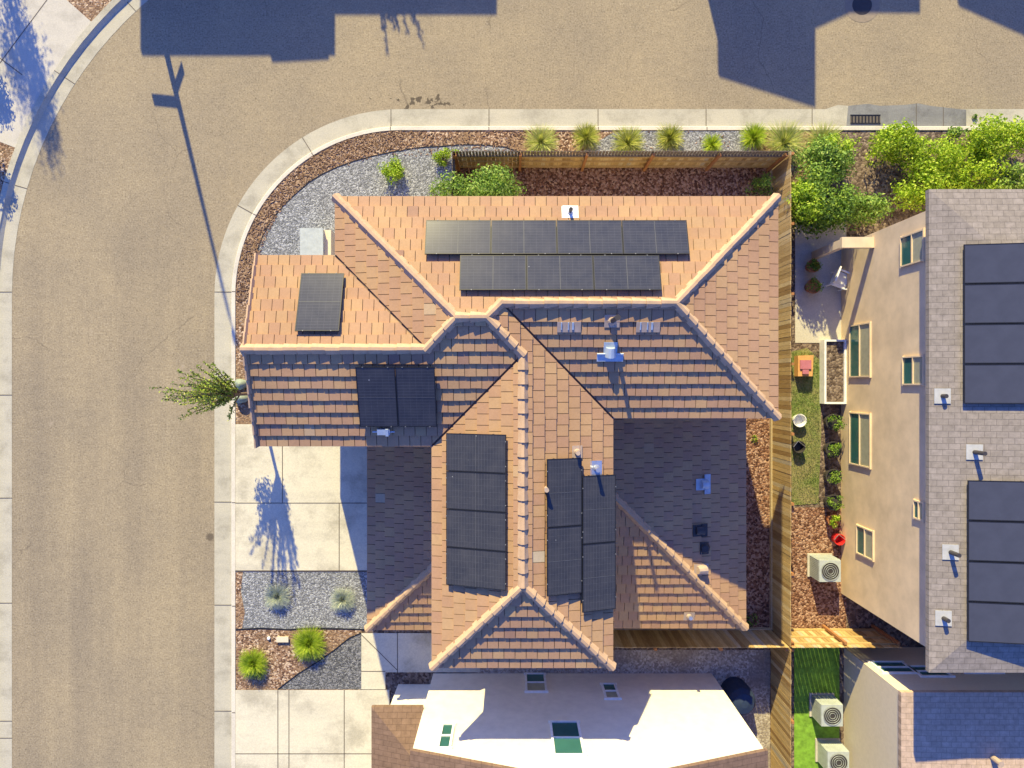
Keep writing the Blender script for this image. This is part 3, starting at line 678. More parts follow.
# ------------------------------------------------------------------ solar panels
ROOTP = {}
def panels(sl, tl, br, nu, nv, where, grp, row=0, land=True):
    """array whose top left / bottom right image corners sit on slope sl; returns things ordered by u then v"""
    off = 0.2
    ux, up, n = sl.basis()
    A = sl.hit(*tl, off); B = sl.hit(*br, off)
    d = B - A; U = d.dot(ux); V = d.dot(up)
    cw, ch = abs(U) / nu, abs(V) / nv
    gap = 0.01; w, h = cw - gap, ch - gap
    proto = None; out = []
    R = Matrix((ux, up, n)).transposed().to_4x4()
    for j in range(nv):
        for i in range(nu):
            c = A + ux * (U * (i + 0.5) / nu) + up * (V * (j + 0.5) / nv)
            if proto is None:
                o = bpy.data.objects.new('solar_panel', None); COL.objects.link(o); o.empty_display_size = 0.2; o['_o'] = (0, 0, 0)
                g = MB(); f = 0.022
                for x, y, sx, sy in ((0, h / 2 - f / 2, w, f), (0, -h / 2 + f / 2, w, f), (-w / 2 + f / 2, 0, f, h - 2 * f), (w / 2 - f / 2, 0, f, h - 2 * f)):
                    g.box((x, y, -0.018), (sx, sy, 0.04))
                g.build('frame', M['black'], o)
                g = MB(); g.box((0, 0, -0.012), (w - 2 * f, h - 2 * f, 0.02))
                
                if w > h: g.box((0, 0, -0.0005), (0.014, h - 2 * f, 0.004), 1)
                else: g.box((0, 0, -0.0005), (w - 2 * f, 0.014, 0.004), 1)
                g.build('glass', [M['panel'], M['seam']], o)
                g = MB()
                for k in (-0.28, 0.28):
                    if w > h: g.box((0, k * h, -0.075), (w + gap - 0.002, 0.04, 0.06))
                    else: g.box((0, k * h, -0.075), (w + gap - 0.002, 0.04, 0.06))
                    for q in (-0.45, 0.45): g.box((q * w, k * h, -0.14), (0.05, 0.05, 0.07))
                g.build('mount_rail', M['black'], o)
                for q in (-0.32, 0.32):
                    for e in (-1, 1):
                        g = MB(); g.box((q * w, e * (h / 2 - 0.004), 0.006), (0.026, 0.022, 0.01)); g.build('clamp', M['clamp'], o)
                proto = o
            else:
                o = proto.copy(); COL.objects.link(o)
                for chd in list(proto.children):
                    c2 = chd.copy(); COL.objects.link(c2); c2.parent = o
            o.matrix_world = Matrix.Translation(c) @ R
            tag(o, where[len(out)], 'solar panel', grp); out.append(o)
    return out
GP = 'black solar panels on the tan tiled roof'
ORD = ['first', 'second', 'third', 'fourth']
panels(sN, (426, 220), (690, 254), 4, 1, ['dark solar panel at the left end of the upper row of the long array', 'second solar panel from the left in the upper row of the long array',
       'third solar panel from the left in the upper row of the long array', 'dark solar panel at the right end of the upper row of the long array'], GP)
panels(sN, (460, 255), (662, 290), 3, 1, ['left end solar panel of the shorter second row along the long ridge', 'middle solar panel of the shorter second row along the long ridge',
       'right end solar panel of the shorter second row along the long ridge'], GP)
panels(sWW, (446, 433), (506, 591), 4, 1, ['topmost panel of the column of four wide solar panels', 'second panel down in the column of four wide solar panels',
       'third panel down in the column of four wide solar panels', 'bottom panel of the column of four wide solar panels'], GP)
panels(sEW, (547, 459), (582, 593), 2, 1, ['upper panel of the tall pair right of the long vertical ridge', 'lower panel of the tall pair right of the long vertical ridge'], GP)
panels(sEW, (582.5, 476), (616, 609), 2, 1, ['upper panel of the pair at the eave beside the lower dark roof', 'lower panel of the pair at the eave beside the lower dark roof'], GP)
panels(sWN, (301, 273), (339, 331), 1, 1, ['single upright solar panel alone on the small street side roof slope'], GP)
panels(sSL, (355, 367), (437, 427), 2, 1, ['left panel of the pair on the shaded striped roof slope', 'right panel of the pair on the shaded striped roof slope'], GP)
# conduit under the shaded pair
p = sSL.hit(384, 431, 0.08); ux, up, n = sSL.basis(); R = Matrix((ux, up, n)).transposed()
g = MB(); g.box(p + n * 0.05, (0.34, 0.16, 0.1), 0, 0.5, 0, R); g.box(p + ux * 0.1 + n * 0.1, (0.08, 0.2, 0.08), 0, 0.5, 0, R); g.tube(p + n * 0.06 - ux * 0.3, p + n * 0.06 + ux * 0.3, 0.02, 0.02)
g.build('junction_box', M['galv'], house)

# ------------------------------------------------------------------ fences
def fence(p0, p1, inside, label, hgt=1.83, lattice=0.0, base=False):
    p0 = Vector((*p0, 0)); p1 = Vector((*p1, 0)); d = (p1 - p0); L = d.length; d.normalize(); n = Vector((*inside, 0))
    t = thing('wooden_fence', tuple(p0), label, 'fence', 'wooden board fences between the yards')
    ang = math.atan2(d.y, d.x); g = MB(); k = int(L / 0.145); rr = random.Random(int(L * 100) + int(p0.y * 10))
    for i in range(k):
        w = 0.138; h = hgt + (rr.random() - 0.5) * 0.03
        c = p0 + d * ((i + 0.5) * L / k) + n * ((rr.random() - 0.5) * 0.008) + Vector((0, 0, 0.05 + h / 2))
        g.box(c, (w, 0.019, h), 0, rr.random(), ang + (rr.random() - 0.5) * 0.03)
    g.build('board_panel', M['wood'], t)
    if lattice:
        g = MB(); kk = int(L / 0.11)
        for i in range(kk):
            g.box(p0 + d * ((i + 0.5) * L / kk) + n * 0.012 + Vector((0, 0, hgt + 0.05 + lattice / 2)), (0.085, 0.02, lattice + rr.uniform(-.02, .03)), 0, rr.random(), ang)
        g.box((p0 + p1) / 2 + n * 0.045 + Vector((0, 0, hgt + 0.07)), (L, 0.05, 0.09), 0, 0.5, ang)
        g.build('slat_top', M['greywood'], t)  # top slats in a darker grey-brown than the boards below
    for z in (0.3, 0.85, 1.32) if lattice else (0.3, 1.0, 1.6):
        g = MB(); g.box((p0 + p1) / 2 + n * 0.035 + Vector((0, 0, z)), (L, 0.045, 0.09), 0, 0.5, ang); g.build('rail', M['wood'], t)
    if base:
        g = MB(); g.box((p0 + p1) / 2 - n * 0.03 + Vector((0, 0, 0.17)), (L, 0.035, 0.2), 0, 0.9, ang); g.build('base_board', M['wood'], t)
    np_ = max(2, round(L / 2.4) + 1)
    for i in range(np_):
        g = MB(); g.box(p0 + d * (0.06 + (L - 0.12) * i / (np_ - 1)) + n * 0.105 + Vector((0, 0, 0.92)), (0.09, 0.09, 1.76), 0, 0.5, ang); g.build('post', M['post'], t)
    return t
FX, FYN, FYS, FW = 9.44, 7.9, -8.92, -2.04
fence((FW, FYN), (FX - .04, FYN), (0, -1), 'wooden fence along the planting strip with brown posts showing inside', 1.4, 0.42)
fence((FW, 5.05), (FW, FYN - .05), (1, 0), 'short dark fence return beside the leafy bush and gravel', 1.4, 0.42)
fence((FX, FYS), (FX, FYN), (1, 0), 'long weathered wooden fence between the tiled house and the beige house', base=True)
fence((2.6, FYS), (FX - .04, FYS), (0, -1), 'shaded wooden fence below the lower tiled roof corner', base=True)
fence((FX + .04, FYS), (13.2, FYS), (0, 1), 'short sunlit tan fence running into the beige house corner')
fence((FX, -16.5), (FX, FYS - .06), (1, 0), 'fence beside the green turf and the white walled house')

# ------------------------------------------------------------------ plants
def rdir(rr):
    while True:
        v = Vector((rr.uniform(-1, 1), rr.uniform(-1, 1), rr.uniform(-1, 1)))
        if 0.05 < v.length < 1: return v.normalized()
def leaf(g, p, nrm, size, rr, asp=0.5):
    a = nrm.orthogonal().normalized(); a = Matrix.Rotation(rr.uniform(0, 6.28), 3, nrm) @ a; b = nrm.cross(a)
    L = size * rr.uniform(0.7, 1.25); w = L * asp
    g.add([p - a * L / 2, p + b * w / 2 + nrm * L * 0.06, p + a * L / 2, p - b * w / 2 + nrm * L * 0.06], [(0, 1, 2, 3)])
def foliage(g, c, rad, n, size, rr, lumps=14, flat=0.0, asp=0.5):
    c = Vector(c); rx, ry, rz = rad; L = []
    for i in range(lumps):
        d = rdir(rr); q = rr.uniform(0.45, 0.8); L.append((Vector((d.x * rx * q, d.y * ry * q, d.z * rz * q)), rr.uniform(0.28, 0.55)))
    for i in range(n):
        lc, lr = L[rr.randrange(lumps)]; d = rdir(rr); q = rr.uniform(0.5, 1.05) * lr
        p = lc + Vector((d.x * rx * q, d.y * ry * q, d.z * rz * q))
        if p.z < -rz * 0.97: p.z = -rz * 0.97
        nn = (d + rdir(rr) * 0.8 + Vector((0, 0, flat))).normalized()
        leaf(g, c + p, nn, size, rr, asp)
def bush(px, py, z, rad, n, size, mat, label, seed, name='bush', grp=None, cat='bush', lumps=14):
    rr = random.Random(seed); x, y = G(px, py)
    t = thing(name, (x, y, 0.1), label, cat, grp)
    g = MB(); foliage(g, (x, y, z), rad, n, size, rr, lumps); g.build('foliage', M[mat], t)
    g = MB()
    for i in range(7):
        a = rr.uniform(0, 6.28); q = rr.uniform(0.3, 0.7)
        g.tube((x, y, 0.08), (x + math.cos(a) * rad[0] * q, y + math.sin(a) * rad[1] * q, z + rr.uniform(-0.2, 0.5) * rad[2]), 0.02, 0.007, 5)
    g.build('stem', M['bark'], t); return t
def tuft(px, py, hgt, spread, n, mat, label, seed, grp, w=0.012, base=0.07, cat='grass tuft', droop=0.5):
    rr = random.Random(seed); x, y = G(px, py); g = MB(); segs = 4
    for i in range(n):
        a = rr.uniform(0, 6.283); s = spread * math.sqrt(rr.random()); h = hgt * rr.uniform(0.6, 1.1) * (1 - 0.5 * (s / spread) ** 2)
        b = Vector((x + math.cos(a) * base * rr.random(), y + math.sin(a) * base * rr.random(), 0.095))
        d = Vector((math.cos(a + rr.uniform(-.4, .4)), math.sin(a + rr.uniform(-.4, .4)), 0)); sd = Vector((-d.y, d.x, 0))
        vs = []
        for k in range(segs + 1):
            q = k / segs; ww = w * (1 - 0.85 * q)
            p = b + d * s * (q ** 1.5) + Vector((0, 0, h * (q - droop * (s / spread) * q * q * 0.9)))
            vs += [p - sd * ww, p + sd * ww]
        g.add(vs, [(2 * k, 2 * k + 1, 2 * k + 3, 2 * k + 2) for k in range(segs)])
    return tag(g.build('grass_tuft', M[mat]), label, cat, grp)
NT = 'grass tufts along the planting strip'
def tb(px, py, h):   # a tuft's base for its middle seen at (px,py)
    k = (H - h * 0.45) / H; return 512 + (px - 512) * k, 384 + (py - 384) * k
for i, (px, py, h, s, n, mt, lb) in enumerate((
    (541, 143, 0.55, 0.52, 460, 'blade_pale', 'pale green grass tuft, leftmost along the fence planting strip'),
    (586, 138, 0.75, 0.42, 460, 'blade', 'tall yellowish grass tuft overlapping the kerb, second from left'),
    (628, 144, 0.5, 0.5, 460, 'blade', 'golden spreading grass tuft, third from left in the strip'),
    (670, 139, 0.7, 0.42, 440, 'blade', 'upright green grass tuft with brown base on pale gravel'),
    (712, 146, 0.42, 0.3, 280, 'blade_green', 'smallest grass tuft on the strip gravel beside the fence'),
    (754, 138, 0.7, 0.42, 440, 'blade_green', 'upright green tuft at the right end of the pale gravel'),
    (785, 143, 0.75, 0.65, 520, 'blade_pale', 'wide pale grass tuft outside the fence corner'),
    (823, 143, 0.7, 0.6, 460, 'blade_pale', 'straw coloured tuft beside the leafy shrubs near the drain'))):
    b = tb(px, py, h); tuft(b[0], b[1] - 1, h * 1.15, s * 1.3, int(n * 1.7), mt, lb, 50 + i, NT, 0.014)
tuft(255.5, 661, 0.6, 0.54, 1600, 'blade_green', 'bright green grass mound nearest the lower left kerb', 70, 'bright green mounds in the lower mulch', 0.011, 0.09)
tuft(311, 641, 0.62, 0.63, 2000, 'blade_green', 'larger bright green grass mound beside the dark gravel', 71, 'bright green mounds in the lower mulch', 0.011, 0.1)
tuft(279, 595, 0.45, 0.48, 1500, 'blade_blue', 'blue grey tuft in gravel under the tree shadow', 72, 'blue grey tufts in the gravel', 0.01, 0.07)
tuft(344, 598, 0.45, 0.46, 1500, 'blade_blue', 'blue grey tuft in sunlit gravel beside the garage roof', 73, 'blue grey tufts in the gravel', 0.01, 0.07)
bush(393, 172, 0.42, (0.46, 0.5, 0.36), 1500, 0.085, 'leaf_lime', 'round bright green bush alone in the grey gravel', 81)
bush(444, 160, 0.36, (0.33, 0.36, 0.28), 800, 0.075, 'leaf_lime', 'small lime bush outside the fence corner', 82)
bush(457, 158, 0.5, (0.16, 0.16, 0.3), 220, 0.07, 'leaf_lime', 'tiny lime sprig poking up at the dark fence corner', 83)
bush(484, 203, 1.75, (1.5, 0.75, 0.85), 6500, 0.115, 'leaf_bush', 'large leafy green bush inside the fence corner above the tiled roof', 84, lumps=24)
bush(440, 199, 0.7, (0.45, 0.4, 0.5), 500, 0.09, 'leaf_bush', 'sparse low shoots beside the fence return on gravel', 85)
bush(755, 192, 0.75, (0.55, 0.45, 0.6), 700, 0.09, 'leaf_dark', 'shaded sparse shrub inside the right end of the fence', 86)
bush(748, 618, 0.25, (0.3, 0.3, 0.16), 160, 0.07, 'leaf_dark', 'low weed in the shaded mulch at the lower fence corner', 87)
bush(753, 437, 0.16, (0.16, 0.2, 0.08), 60, 0.07, 'leaf_lime', 'little weed on red mulch beside the lower dark roof', 88)
NS = 'shrubs around the beige neighbour house'
for i, (px, py, z, rad, n, mt, sz, lb) in enumerate((
    (882, 152, 0.9, (0.95, 0.75, 0.75), 3600, 'leaf_lime', 0.115, 'rounded lime shrub hanging over the kerb just right of the drain'),
    (985, 150, 0.95, (1.35, 0.95, 0.85), 5200, 'leaf_lime', 0.115, 'broad lime shrub at the right edge beside the kerb'),
    (918, 168, 0.9, (1.15, 0.95, 0.8), 4000, 'leaf_lime', 0.12, 'yellow green shrub between the two kerbside lime shrubs'),
    (903, 196, 1.0, (0.95, 0.75, 0.7), 2600, 'leaf_lime', 0.12, 'yellow green shrub nearest the beige house roof corner'),
    (958, 185, 0.8, (1.3, 0.9, 0.7), 3600, 'leaf_lime', 0.12, 'lime shrub filling the corner above the grey roof'),
    (1002, 190, 0.9, (1.1, 0.8, 0.75), 2600, 'leaf_bush', 0.12, 'darker green shrub against the grey roof at the right edge'),
    (812, 172, 1.0, (1.0, 0.95, 0.85), 4200, 'leaf_bush', 0.12, 'green shrub right of the fence corner behind the pale tuft'),
    (806, 211, 1.25, (1.25, 1.15, 1.1), 6200, 'leaf_dark', 0.13, 'large dark green shrub beside the patio and the roof corner'),
    (785, 214, 1.75, (0.68, 0.75, 0.75), 3000, 'leaf_lime', 0.11, 'leafy shrub spilling over the long fence at the roof corner'),
    (846, 216, 0.9, (1.15, 0.55, 0.7), 2800, 'leaf_bush', 0.12, 'green shrub reaching toward the beige wall above the patio'),
    (826, 157, 0.9, (0.6, 0.62, 0.8), 1800, 'leaf_lime', 0.11, 'narrow green shrub just left of the drain behind the kerb'))):
    bush(px, py, z, rad, n, sz, mt, lb, 100 + i, 'shrub', NS, 'shrub', 26)
bush(946, 138, 0.55, (0.4, 0.28, 0.22), 240, 0.13, 'leaf_bush', 'open seedling with broad leaves over the gutter apron', 120)
bush(975, 117.5, 0.06, (0.13, 0.11, 0.06), 50, 0.1, 'leaf_bush', 'lone weed sprouting in the gutter near the right shrub', 121)

def tree_from(base, tips, label, leafm, seed, trunk_h=1.5, lsize=0.085, nleaf=70, spread=0.13, grp=None, r=0.06, start=0.3, fork=(1.0, 1.0), core=None):
    rr = random.Random(seed); b = Vector(base)
    t = thing('street_tree', tuple(b), label, 'tree', grp)
    g = MB(); top = b + Vector((rr.uniform(-.1, .1), rr.uniform(-.1, .1), trunk_h))
    g.tube(b - Vector((0, 0, 0.05)), (b + top) / 2, r * 1.3, r, 9, cap=False); g.tube((b + top) / 2, top, r, r * 0.8, 9); g.build('trunk', M['bark'], t)
    gb = MB(); gl = MB()
    top0 = top.copy()
    for tp in tips:
        tp = Vector(tp); top = b.lerp(top0, rr.uniform(*fork)); mid = top.lerp(tp, 0.5) + Vector((0, 0, (tp - top).length * 0.07)) + rdir(rr) * 0.06
        k = 10; pts = []
        for i in range(k + 1):
            q = i / k; pts.append(top * (1 - q) ** 2 + mid * 2 * q * (1 - q) + tp * q * q + (rdir(rr) * 0.02 if 0 < i else Vector()))
        for i in range(k): gb.tube(pts[i], pts[i + 1], 0.026 * (1 - i / k) + 0.006, 0.026 * (1 - (i + 1) / k) + 0.005, 5, cap=False)
        for i in range(nleaf):
            q = start + (1 - start) * rr.random(); f = q * k; a = min(k - 1, int(f)); p = pts[a].lerp(pts[a + 1], f - a)
            o = rdir(rr) * spread * rr.random() * (1.35 - 0.9 * q)
            leaf(gl, p + o, (rdir(rr) + Vector((0, 0, 0.6))).normalized(), lsize, rr, 0.5)
    if core: foliage(gl, *core, lsize * 1.15, rr, 16)
    gb.build('branch', M['bark'], t); gl.build('crown', M[leafm], t); return t
tips = [W(*a) for a in ((150, 387, 4.7), (160, 392, 4.6), (161, 400, 4.4), (176, 371, 4.2), (172, 384, 4.75), (182, 405, 4.3), (194, 380, 4.5), (196, 365, 3.9), (203, 361, 3.6), (213, 363, 3.2), (224, 372, 2.9),
                        (180, 418, 4.2), (196, 414, 3.9), (210, 410, 3.6), (214, 398, 3.7), (229, 421, 3.0), (208, 384, 3.9), (185, 394, 4.6), (200, 400, 4.1), (212, 374, 3.6), (188, 410, 4.0), (216, 388, 3.4), (205, 372, 4.0), (168, 396, 4.2), (190, 372, 4.4), (222, 405, 3.2), (163, 397, 3.5), (170, 390, 3.3), (178, 377, 3.3), (182, 400, 3.2), (187, 384, 3.1), (172, 402, 3.7))]
tree_from((*G(259, 393), 0.1), tips, 'slender young tree leaning over the gutter beside the street side gable', 'leaf_tree', 9, 2.2, 0.095, 80, 0.14, start=0.25, fork=(0.72, 1.0), core=((*G(244, 391), 2.6), (0.66, 0.42, 0.66), 1250))
t = thing('boulder', (*W(241, 392, 0.2),), 'pale grey green boulders at the gable beside the young tree', 'boulder')
def ctree(px, py, h, cz, rad, n, label, seed, mat='leaf_dark', grp='trees across the street', name='street_tree', cat='tree'):
    rr = random.Random(seed); x, y = G(px, py); t = thing(name, (x, y, 0.09), label, cat, grp)
    g = MB(); g.tube((x, y, 0.05), (x, y, cz), 0.09, 0.05, 9)
    for i in range(9):
        d = rdir(rr); g.tube((x, y, cz - rad[2] * 0.5 + 0.1 * i * rad[2]), (x + d.x * rad[0] * .8, y + d.y * rad[1] * .8, cz + abs(d.z) * rad[2] * .8), 0.03, 0.01, 5)
    g.build('trunk', M['bark'], t); g = MB(); foliage(g, (x, y, cz), rad, n, 0.11, rr, 40); g.build('crown', M[mat], t)
ctree(-18, -123, 6, 4.1, (0.85, 0.85, 2.1), 5200, 'slim tree across the street casting a long leafy shadow', 200)
ctree(-6, 66, 1.5, 0.9, (0.45, 0.5, 0.6), 900, 'unseen shrub shape added to cast a rounded shadow by the corner pavement slab', 201, 'leaf_dark', 'unseen shadow casters across the street', 'shrub', 'shrub')  # added out of view, stands in for an unknown round-topped shadow caster
ctree(-4, 152, 1.5, 0.85, (0.4, 0.45, 0.55), 900, 'unseen shrub shape added to cast a rounded shadow near the corner kerb', 202, 'leaf_dark', 'unseen shadow casters across the street', 'shrub', 'shrub')  # second unseen shadow caster, its shrub form is made up
# spiky tree before the far house
x, y = G(352, -172); rr = random.Random(5)
tree_from((x, y, 0.1), [(x + rr.uniform(-.75, .75), y + rr.uniform(-.3, .6), rr.uniform(3.4, 4.9)) for i in range(16)], 'upright bare branched tree before the far house across the street', 'leaf_tree', 12, 1.4, 0.12, 150, 0.2, 'trees across the street')
bpy.data.objects.remove(t) if False else None

# boulders by the young tree (one thing, two stones side by side would be two things: make the second its own)
def stone(o, c, rad, seed):
    rr = random.Random(seed); g = MB(); n = 14; rings = 8; vs = []
    for j in range(rings + 1):
        ph = math.pi * j / rings
        for i in range(n):
            a = 2 * math.pi * i / n; k = 1 + 0.14 * math.sin(3 * a + seed) * math.sin(ph) + rr.uniform(-0.05, 0.05)
            vs.append((c[0] + rad[0] * math.cos(a) * math.sin(ph) * k, c[1] + rad[1] * math.sin(a) * math.sin(ph) * k, c[2] + rad[2] * math.cos(ph)))
    fs = [(j * n + i, (j + 1) * n + i, (j + 1) * n + (i + 1) % n, j * n + (i + 1) % n) for j in range(rings) for i in range(n)]
    g.add(vs, fs); return g
bpy.data.objects.remove(bpy.data.objects['boulder'])
mst = m_plain('boulder_stone', (0.24, 0.28, 0.21), 0.8, 0, 0.25, 7)
p = W(241, 384, 0.25); tag(stone(None, (p.x, p.y, 0.2), (0.24, 0.2, 0.24), 1).build('boulder', mst, None, True), 'upper pale boulder at the kerb beside the young tree', 'boulder', 'pale boulders by the young tree')
p = W(241, 398, 0.25); tag(stone(None, (p.x, p.y, 0.2), (0.26, 0.2, 0.24), 2).build('boulder', mst, None, True), 'lower pale boulder at the kerb beside the young tree', 'boulder', 'pale boulders by the young tree')

# ------------------------------------------------------------------ utility boxes
t = thing('utility_cabinet', (*W(312, 242, 0.1),), 'pale blue grey utility cabinet on the gravel by the upper eave', 'cabinet')
a = W(300, 256, 0.95); b = W(323, 228, 0.95)
g = MB(); g.bx(a.x + .02, b.x - .02, a.y - 0.2, b.y - .02, 0.1, 0.9); g.build('body', M['greybox'], t)
g = MB(); g.bx(a.x, b.x, a.y - 0.2, b.y, 0.9, 0.95); g.build('lid', M['greybox'], t)
a = W(324, 257, 0.7); b = W(331, 230, 0.7)
g = MB(); g.bx(a.x, b.x, a.y - .2, b.y, 0.1, 0.7); g.build('side_box', M['cream_stucco'], t)
x, y = G(284, 638); g = MB(); g.bx(x - .2, x + .2, y - .07, y + .09, 0.09, 0.17); g.bx(x - .22, x + .22, y - .09, y + .11, 0.17, 0.185)
tag(g.build('utility_box', M['cream_stucco']), 'small cream box lid in mulch beside the larger green mound', 'utility box')
x, y = G(270, 637); g = MB(); g.lathe((x, y, 0.09), [(0.06, 0), (0.06, 0.06), (0.04, 0.08)], 12)
tag(g.build('irrigation_cap', M['white']), 'tiny white irrigation cap left of the cream box', 'cap')

# ------------------------------------------------------------------ street lamp (its post stands past the frame, its shadow crosses the road)
bx_, by_ = G(146, -32)
t = thing('street_lamp', (bx_, by_, 0.1), 'tall street lamp with two sign blades whose shadow crosses the road', 'street lamp')
g = MB(); g.tube((bx_, by_, 0.08), (bx_, by_, 7.4), 0.115, 0.05, 14); g.build('pole', M['alu'], t)
g = MB(); g.tube((bx_, by_, 7.3), (bx_ + 0.15, by_ - 0.45, 7.55), 0.035, 0.03, 8); g.build('arm', M['alu'], t)
g = MB(); g.box((bx_ + 0.2, by_ - 0.65, 7.56), (0.16, 0.5, 0.08), 0, 0.5, 0.3); g.build('lamp_head', M['greybox'], t)
g = MB(); g.box((bx_ - 0.47, by_ + 0.06, 2.85), (0.92, 0.02, 0.26), 0, 0.5, -0.1); g.build('sign_blade', M['alu'], t)
g = MB(); g.box((bx_ + 0.14, by_ + 0.45, 2.6), (0.02, 0.85, 0.26), 0, 0.5, -0.32); g.build('sign_blade', M['alu'], t)

# ------------------------------------------------------------------ neighbour houses
def hip_house(name, x0, x1, y0, y1, ze, label, wallm, roofm, oh=0.4, sl=0.345, z0=0.0):
    t = thing(name, ((x0 + x1) / 2, (y0 + y1) / 2, 0), label, 'house', None)
    g = MB(); g.bx(x0, x1, y0, y1, z0, ze - 0.02); g.build('wall', wallm, t)
    X0, X1, Y0, Y1 = x0 - oh, x1 + oh, y0 - oh, y1 + oh; hw = min(X1 - X0, Y1 - Y0) / 2; zr = ze + sl * hw
    if X1 - X0 < Y1 - Y0: r = [((X0 + X1) / 2, Y0 + hw, zr), ((X0 + X1) / 2, Y1 - hw, zr)]
    else: r = [(X0 + hw, (Y0 + Y1) / 2, zr), (X1 - hw, (Y0 + Y1) / 2, zr)]
    c = [(X0, Y0, ze), (X1, Y0, ze), (X1, Y1, ze), (X0, Y1, ze)]
    vs = c + r + [(p[0], p[1], ze - 0.16) for p in c]
    if X1 - X0 < Y1 - Y0: fs = [(0, 1, 4), (1, 2, 5, 4), (2, 3, 5), (3, 0, 4, 5)]
    else: fs = [(0, 1, 5, 4), (1, 2, 5), (2, 3, 4, 5), (3, 0, 4)]
    fs += [(6, 7, 1, 0), (7, 8, 2, 1), (8, 9, 3, 2), (9, 6, 0, 3), (9, 8, 7, 6)]
    g = MB(); g.add(vs, fs); g.build('roof', roofm, t); return t
# east neighbour
ez = 6.0
eh = hip_house('beige_house', 12.0, 20.6, -7.63, 5.02, ez, 'beige stucco house with grey shingle roof and solar panels at the right edge', M['tan_stucco'], M['greytile'], 0.4, 0.15)
def wallX(px, py, X=12.0):
    z = H - X * F / (px - 512); return (384 - py) * (H - z) / F, z
for (a, b, c, d) in ((850, 323, 872, 378), (850, 412, 872, 467), (857, 527, 875, 558), (901, 232, 926, 265), (903, 355, 926, 386), (914, 500, 926, 521)):
    ym, z_lo = wallX(a, (b + d) / 2); _, z_hi = wallX(c, (b + d) / 2); ya, _ = wallX((a + c) / 2, b); yb, _ = wallX((a + c) / 2, d)
    window(eh, (12.0, (ya + yb) / 2, (z_lo + z_hi) / 2), abs(ya - yb) - 0.1, abs(z_hi - z_lo) - 0.1, (-1, 0), True, M['tan_stucco'])
g = MB(); a = W(842, 258, 2.4); b = W(873, 240, 2.4); g.bx(a.x, 11.99, b.y - 0.25, b.y + 0.1, 2.25, 2.4); g.bx(a.x, a.x + 0.2, b.y - 0.22, b.y + 0.05, 0.1, 2.25); g.build('patio_beam', M['tan_stucco'], eh)
# the beige house's roof fittings and panels
eS = Slope((11.6, 0), (1, 0), ez)
_sl = SL
def on_eroof(px, py, off):
    A = ez + off - 0.15 * 11.6; dx, dy = (px - 512) / F, (384 - py) / F; t_ = (H - A) / (1 + 0.15 * dx); return Vector((dx * t_, dy * t_, H - t_))
def e_array(tl, br, n, words):
    A = on_eroof(*tl, 0.12); B = on_eroof(*br, 0.12); up = Vector((1, 0, 0.15)).normalized(); ux = Vector((0, -1, 0)); nn = Vector((-0.15, 0, 1)).normalized()
    R = Matrix((ux, up, nn)).transposed().to_4x4(); L = abs(A.y - B.y) / n; wd = 1.72; proto = None
    for i in range(n):
        c = A + ux * (L * (i + 0.5)) + up * (wd / 2)
        if proto is None:
            o = bpy.data.objects.new('solar_panel', None); COL.objects.link(o); o['_o'] = (0, 0, 0)
            g = MB(); f = 0.025; w = L - 0.02; h = wd
            for x, y, sx, sy in ((0, h / 2 - f / 2, w, f), (0, -h / 2 + f / 2, w, f), (-w / 2 + f / 2, 0, f, h - 2 * f), (w / 2 - f / 2, 0, f, h - 2 * f)): g.box((x, y, -0.018), (sx, sy, 0.04))
            g.build('frame', M['black'], o); g = MB(); g.box((0, 0, -0.012), (w - 2 * f, h - 2 * f, 0.02)); g.build('glass', M['bluepanel'], o)
            g = MB()
            for q in (-0.3, 0.3): g.box((0, q * h, -0.085), (w, 0.04, 0.08))
            g.build('mount_rail', M['black'], o); proto = o
        else:
            o = proto.copy(); COL.objects.link(o)
            for ch in list(proto.children): c2 = ch.copy(); COL.objects.link(c2); c2.parent = o
        o.matrix_world = Matrix.Translation(c) @ R
        tag(o, words[i], 'solar panel', 'solar panels on the grey shingle roof')
wa = ['topmost', 'second', 'third', 'bottom']
e_array((964, 244), (964, 404), 4, [w + (' panel' if w in ('topmost', 'bottom') else ' panel from the top') + ' of the upper column on the grey shingle roof' for w in wa])
e_array((968, 480), (968, 642), 4, [w + (' panel' if w in ('topmost', 'bottom') else ' panel from the top') + ' of the lower column on the grey shingle roof' for w in wa])
for px, py, h, m_ in ((942, 396, 0.2, 'flash'), (974, 452, 0.45, 'flash'), (950, 552, 0.4, 'flash'), (943, 618, 0.25, 'flash')):
    p = on_eroof(px, py, 0.0); g = MB(); g.tube(p - Vector((0, 0, .05)), p + Vector((0, 0, h)), 0.06, 0.06, 10); g.box(p + Vector((0, 0, 0.02)), (0.42, 0.42, 0.02), 1, 0.5, 0, Matrix.Rotation(-0.149, 3, 'Y')); g.build('roof_vent', [M['darkpipe'], M[m_]], eh)
# south-east neighbour
se = hip_house('cream_house', 12.1, 21.0, -22, -9.6, 3.85, 'cream walled house with blue grey roof in the lower right corner', M['cream_stucco'], M['bluetile'], 0.05, 0.06)
for px, py, w, h in ((893, 668, 1.1, 0.9), (930, 672, 1.0, 0.8), (975, 668, 1.2, 0.9)):
    z = H - 9.6 * F / (py - 384); window(se, ((px - 512) * (H - z) / F, -9.6, max(z, 1.0)), w, h, (0, 1), False)
g = MB(); p = Vector((14.8, -11.5, 3.85 + 0.1)); g.tube(p - Vector((0, 0, .3)), p + Vector((0, 0, 0.4)), 0.09, 0.09, 10); g.build('roof_vent', M['pipe'], se)
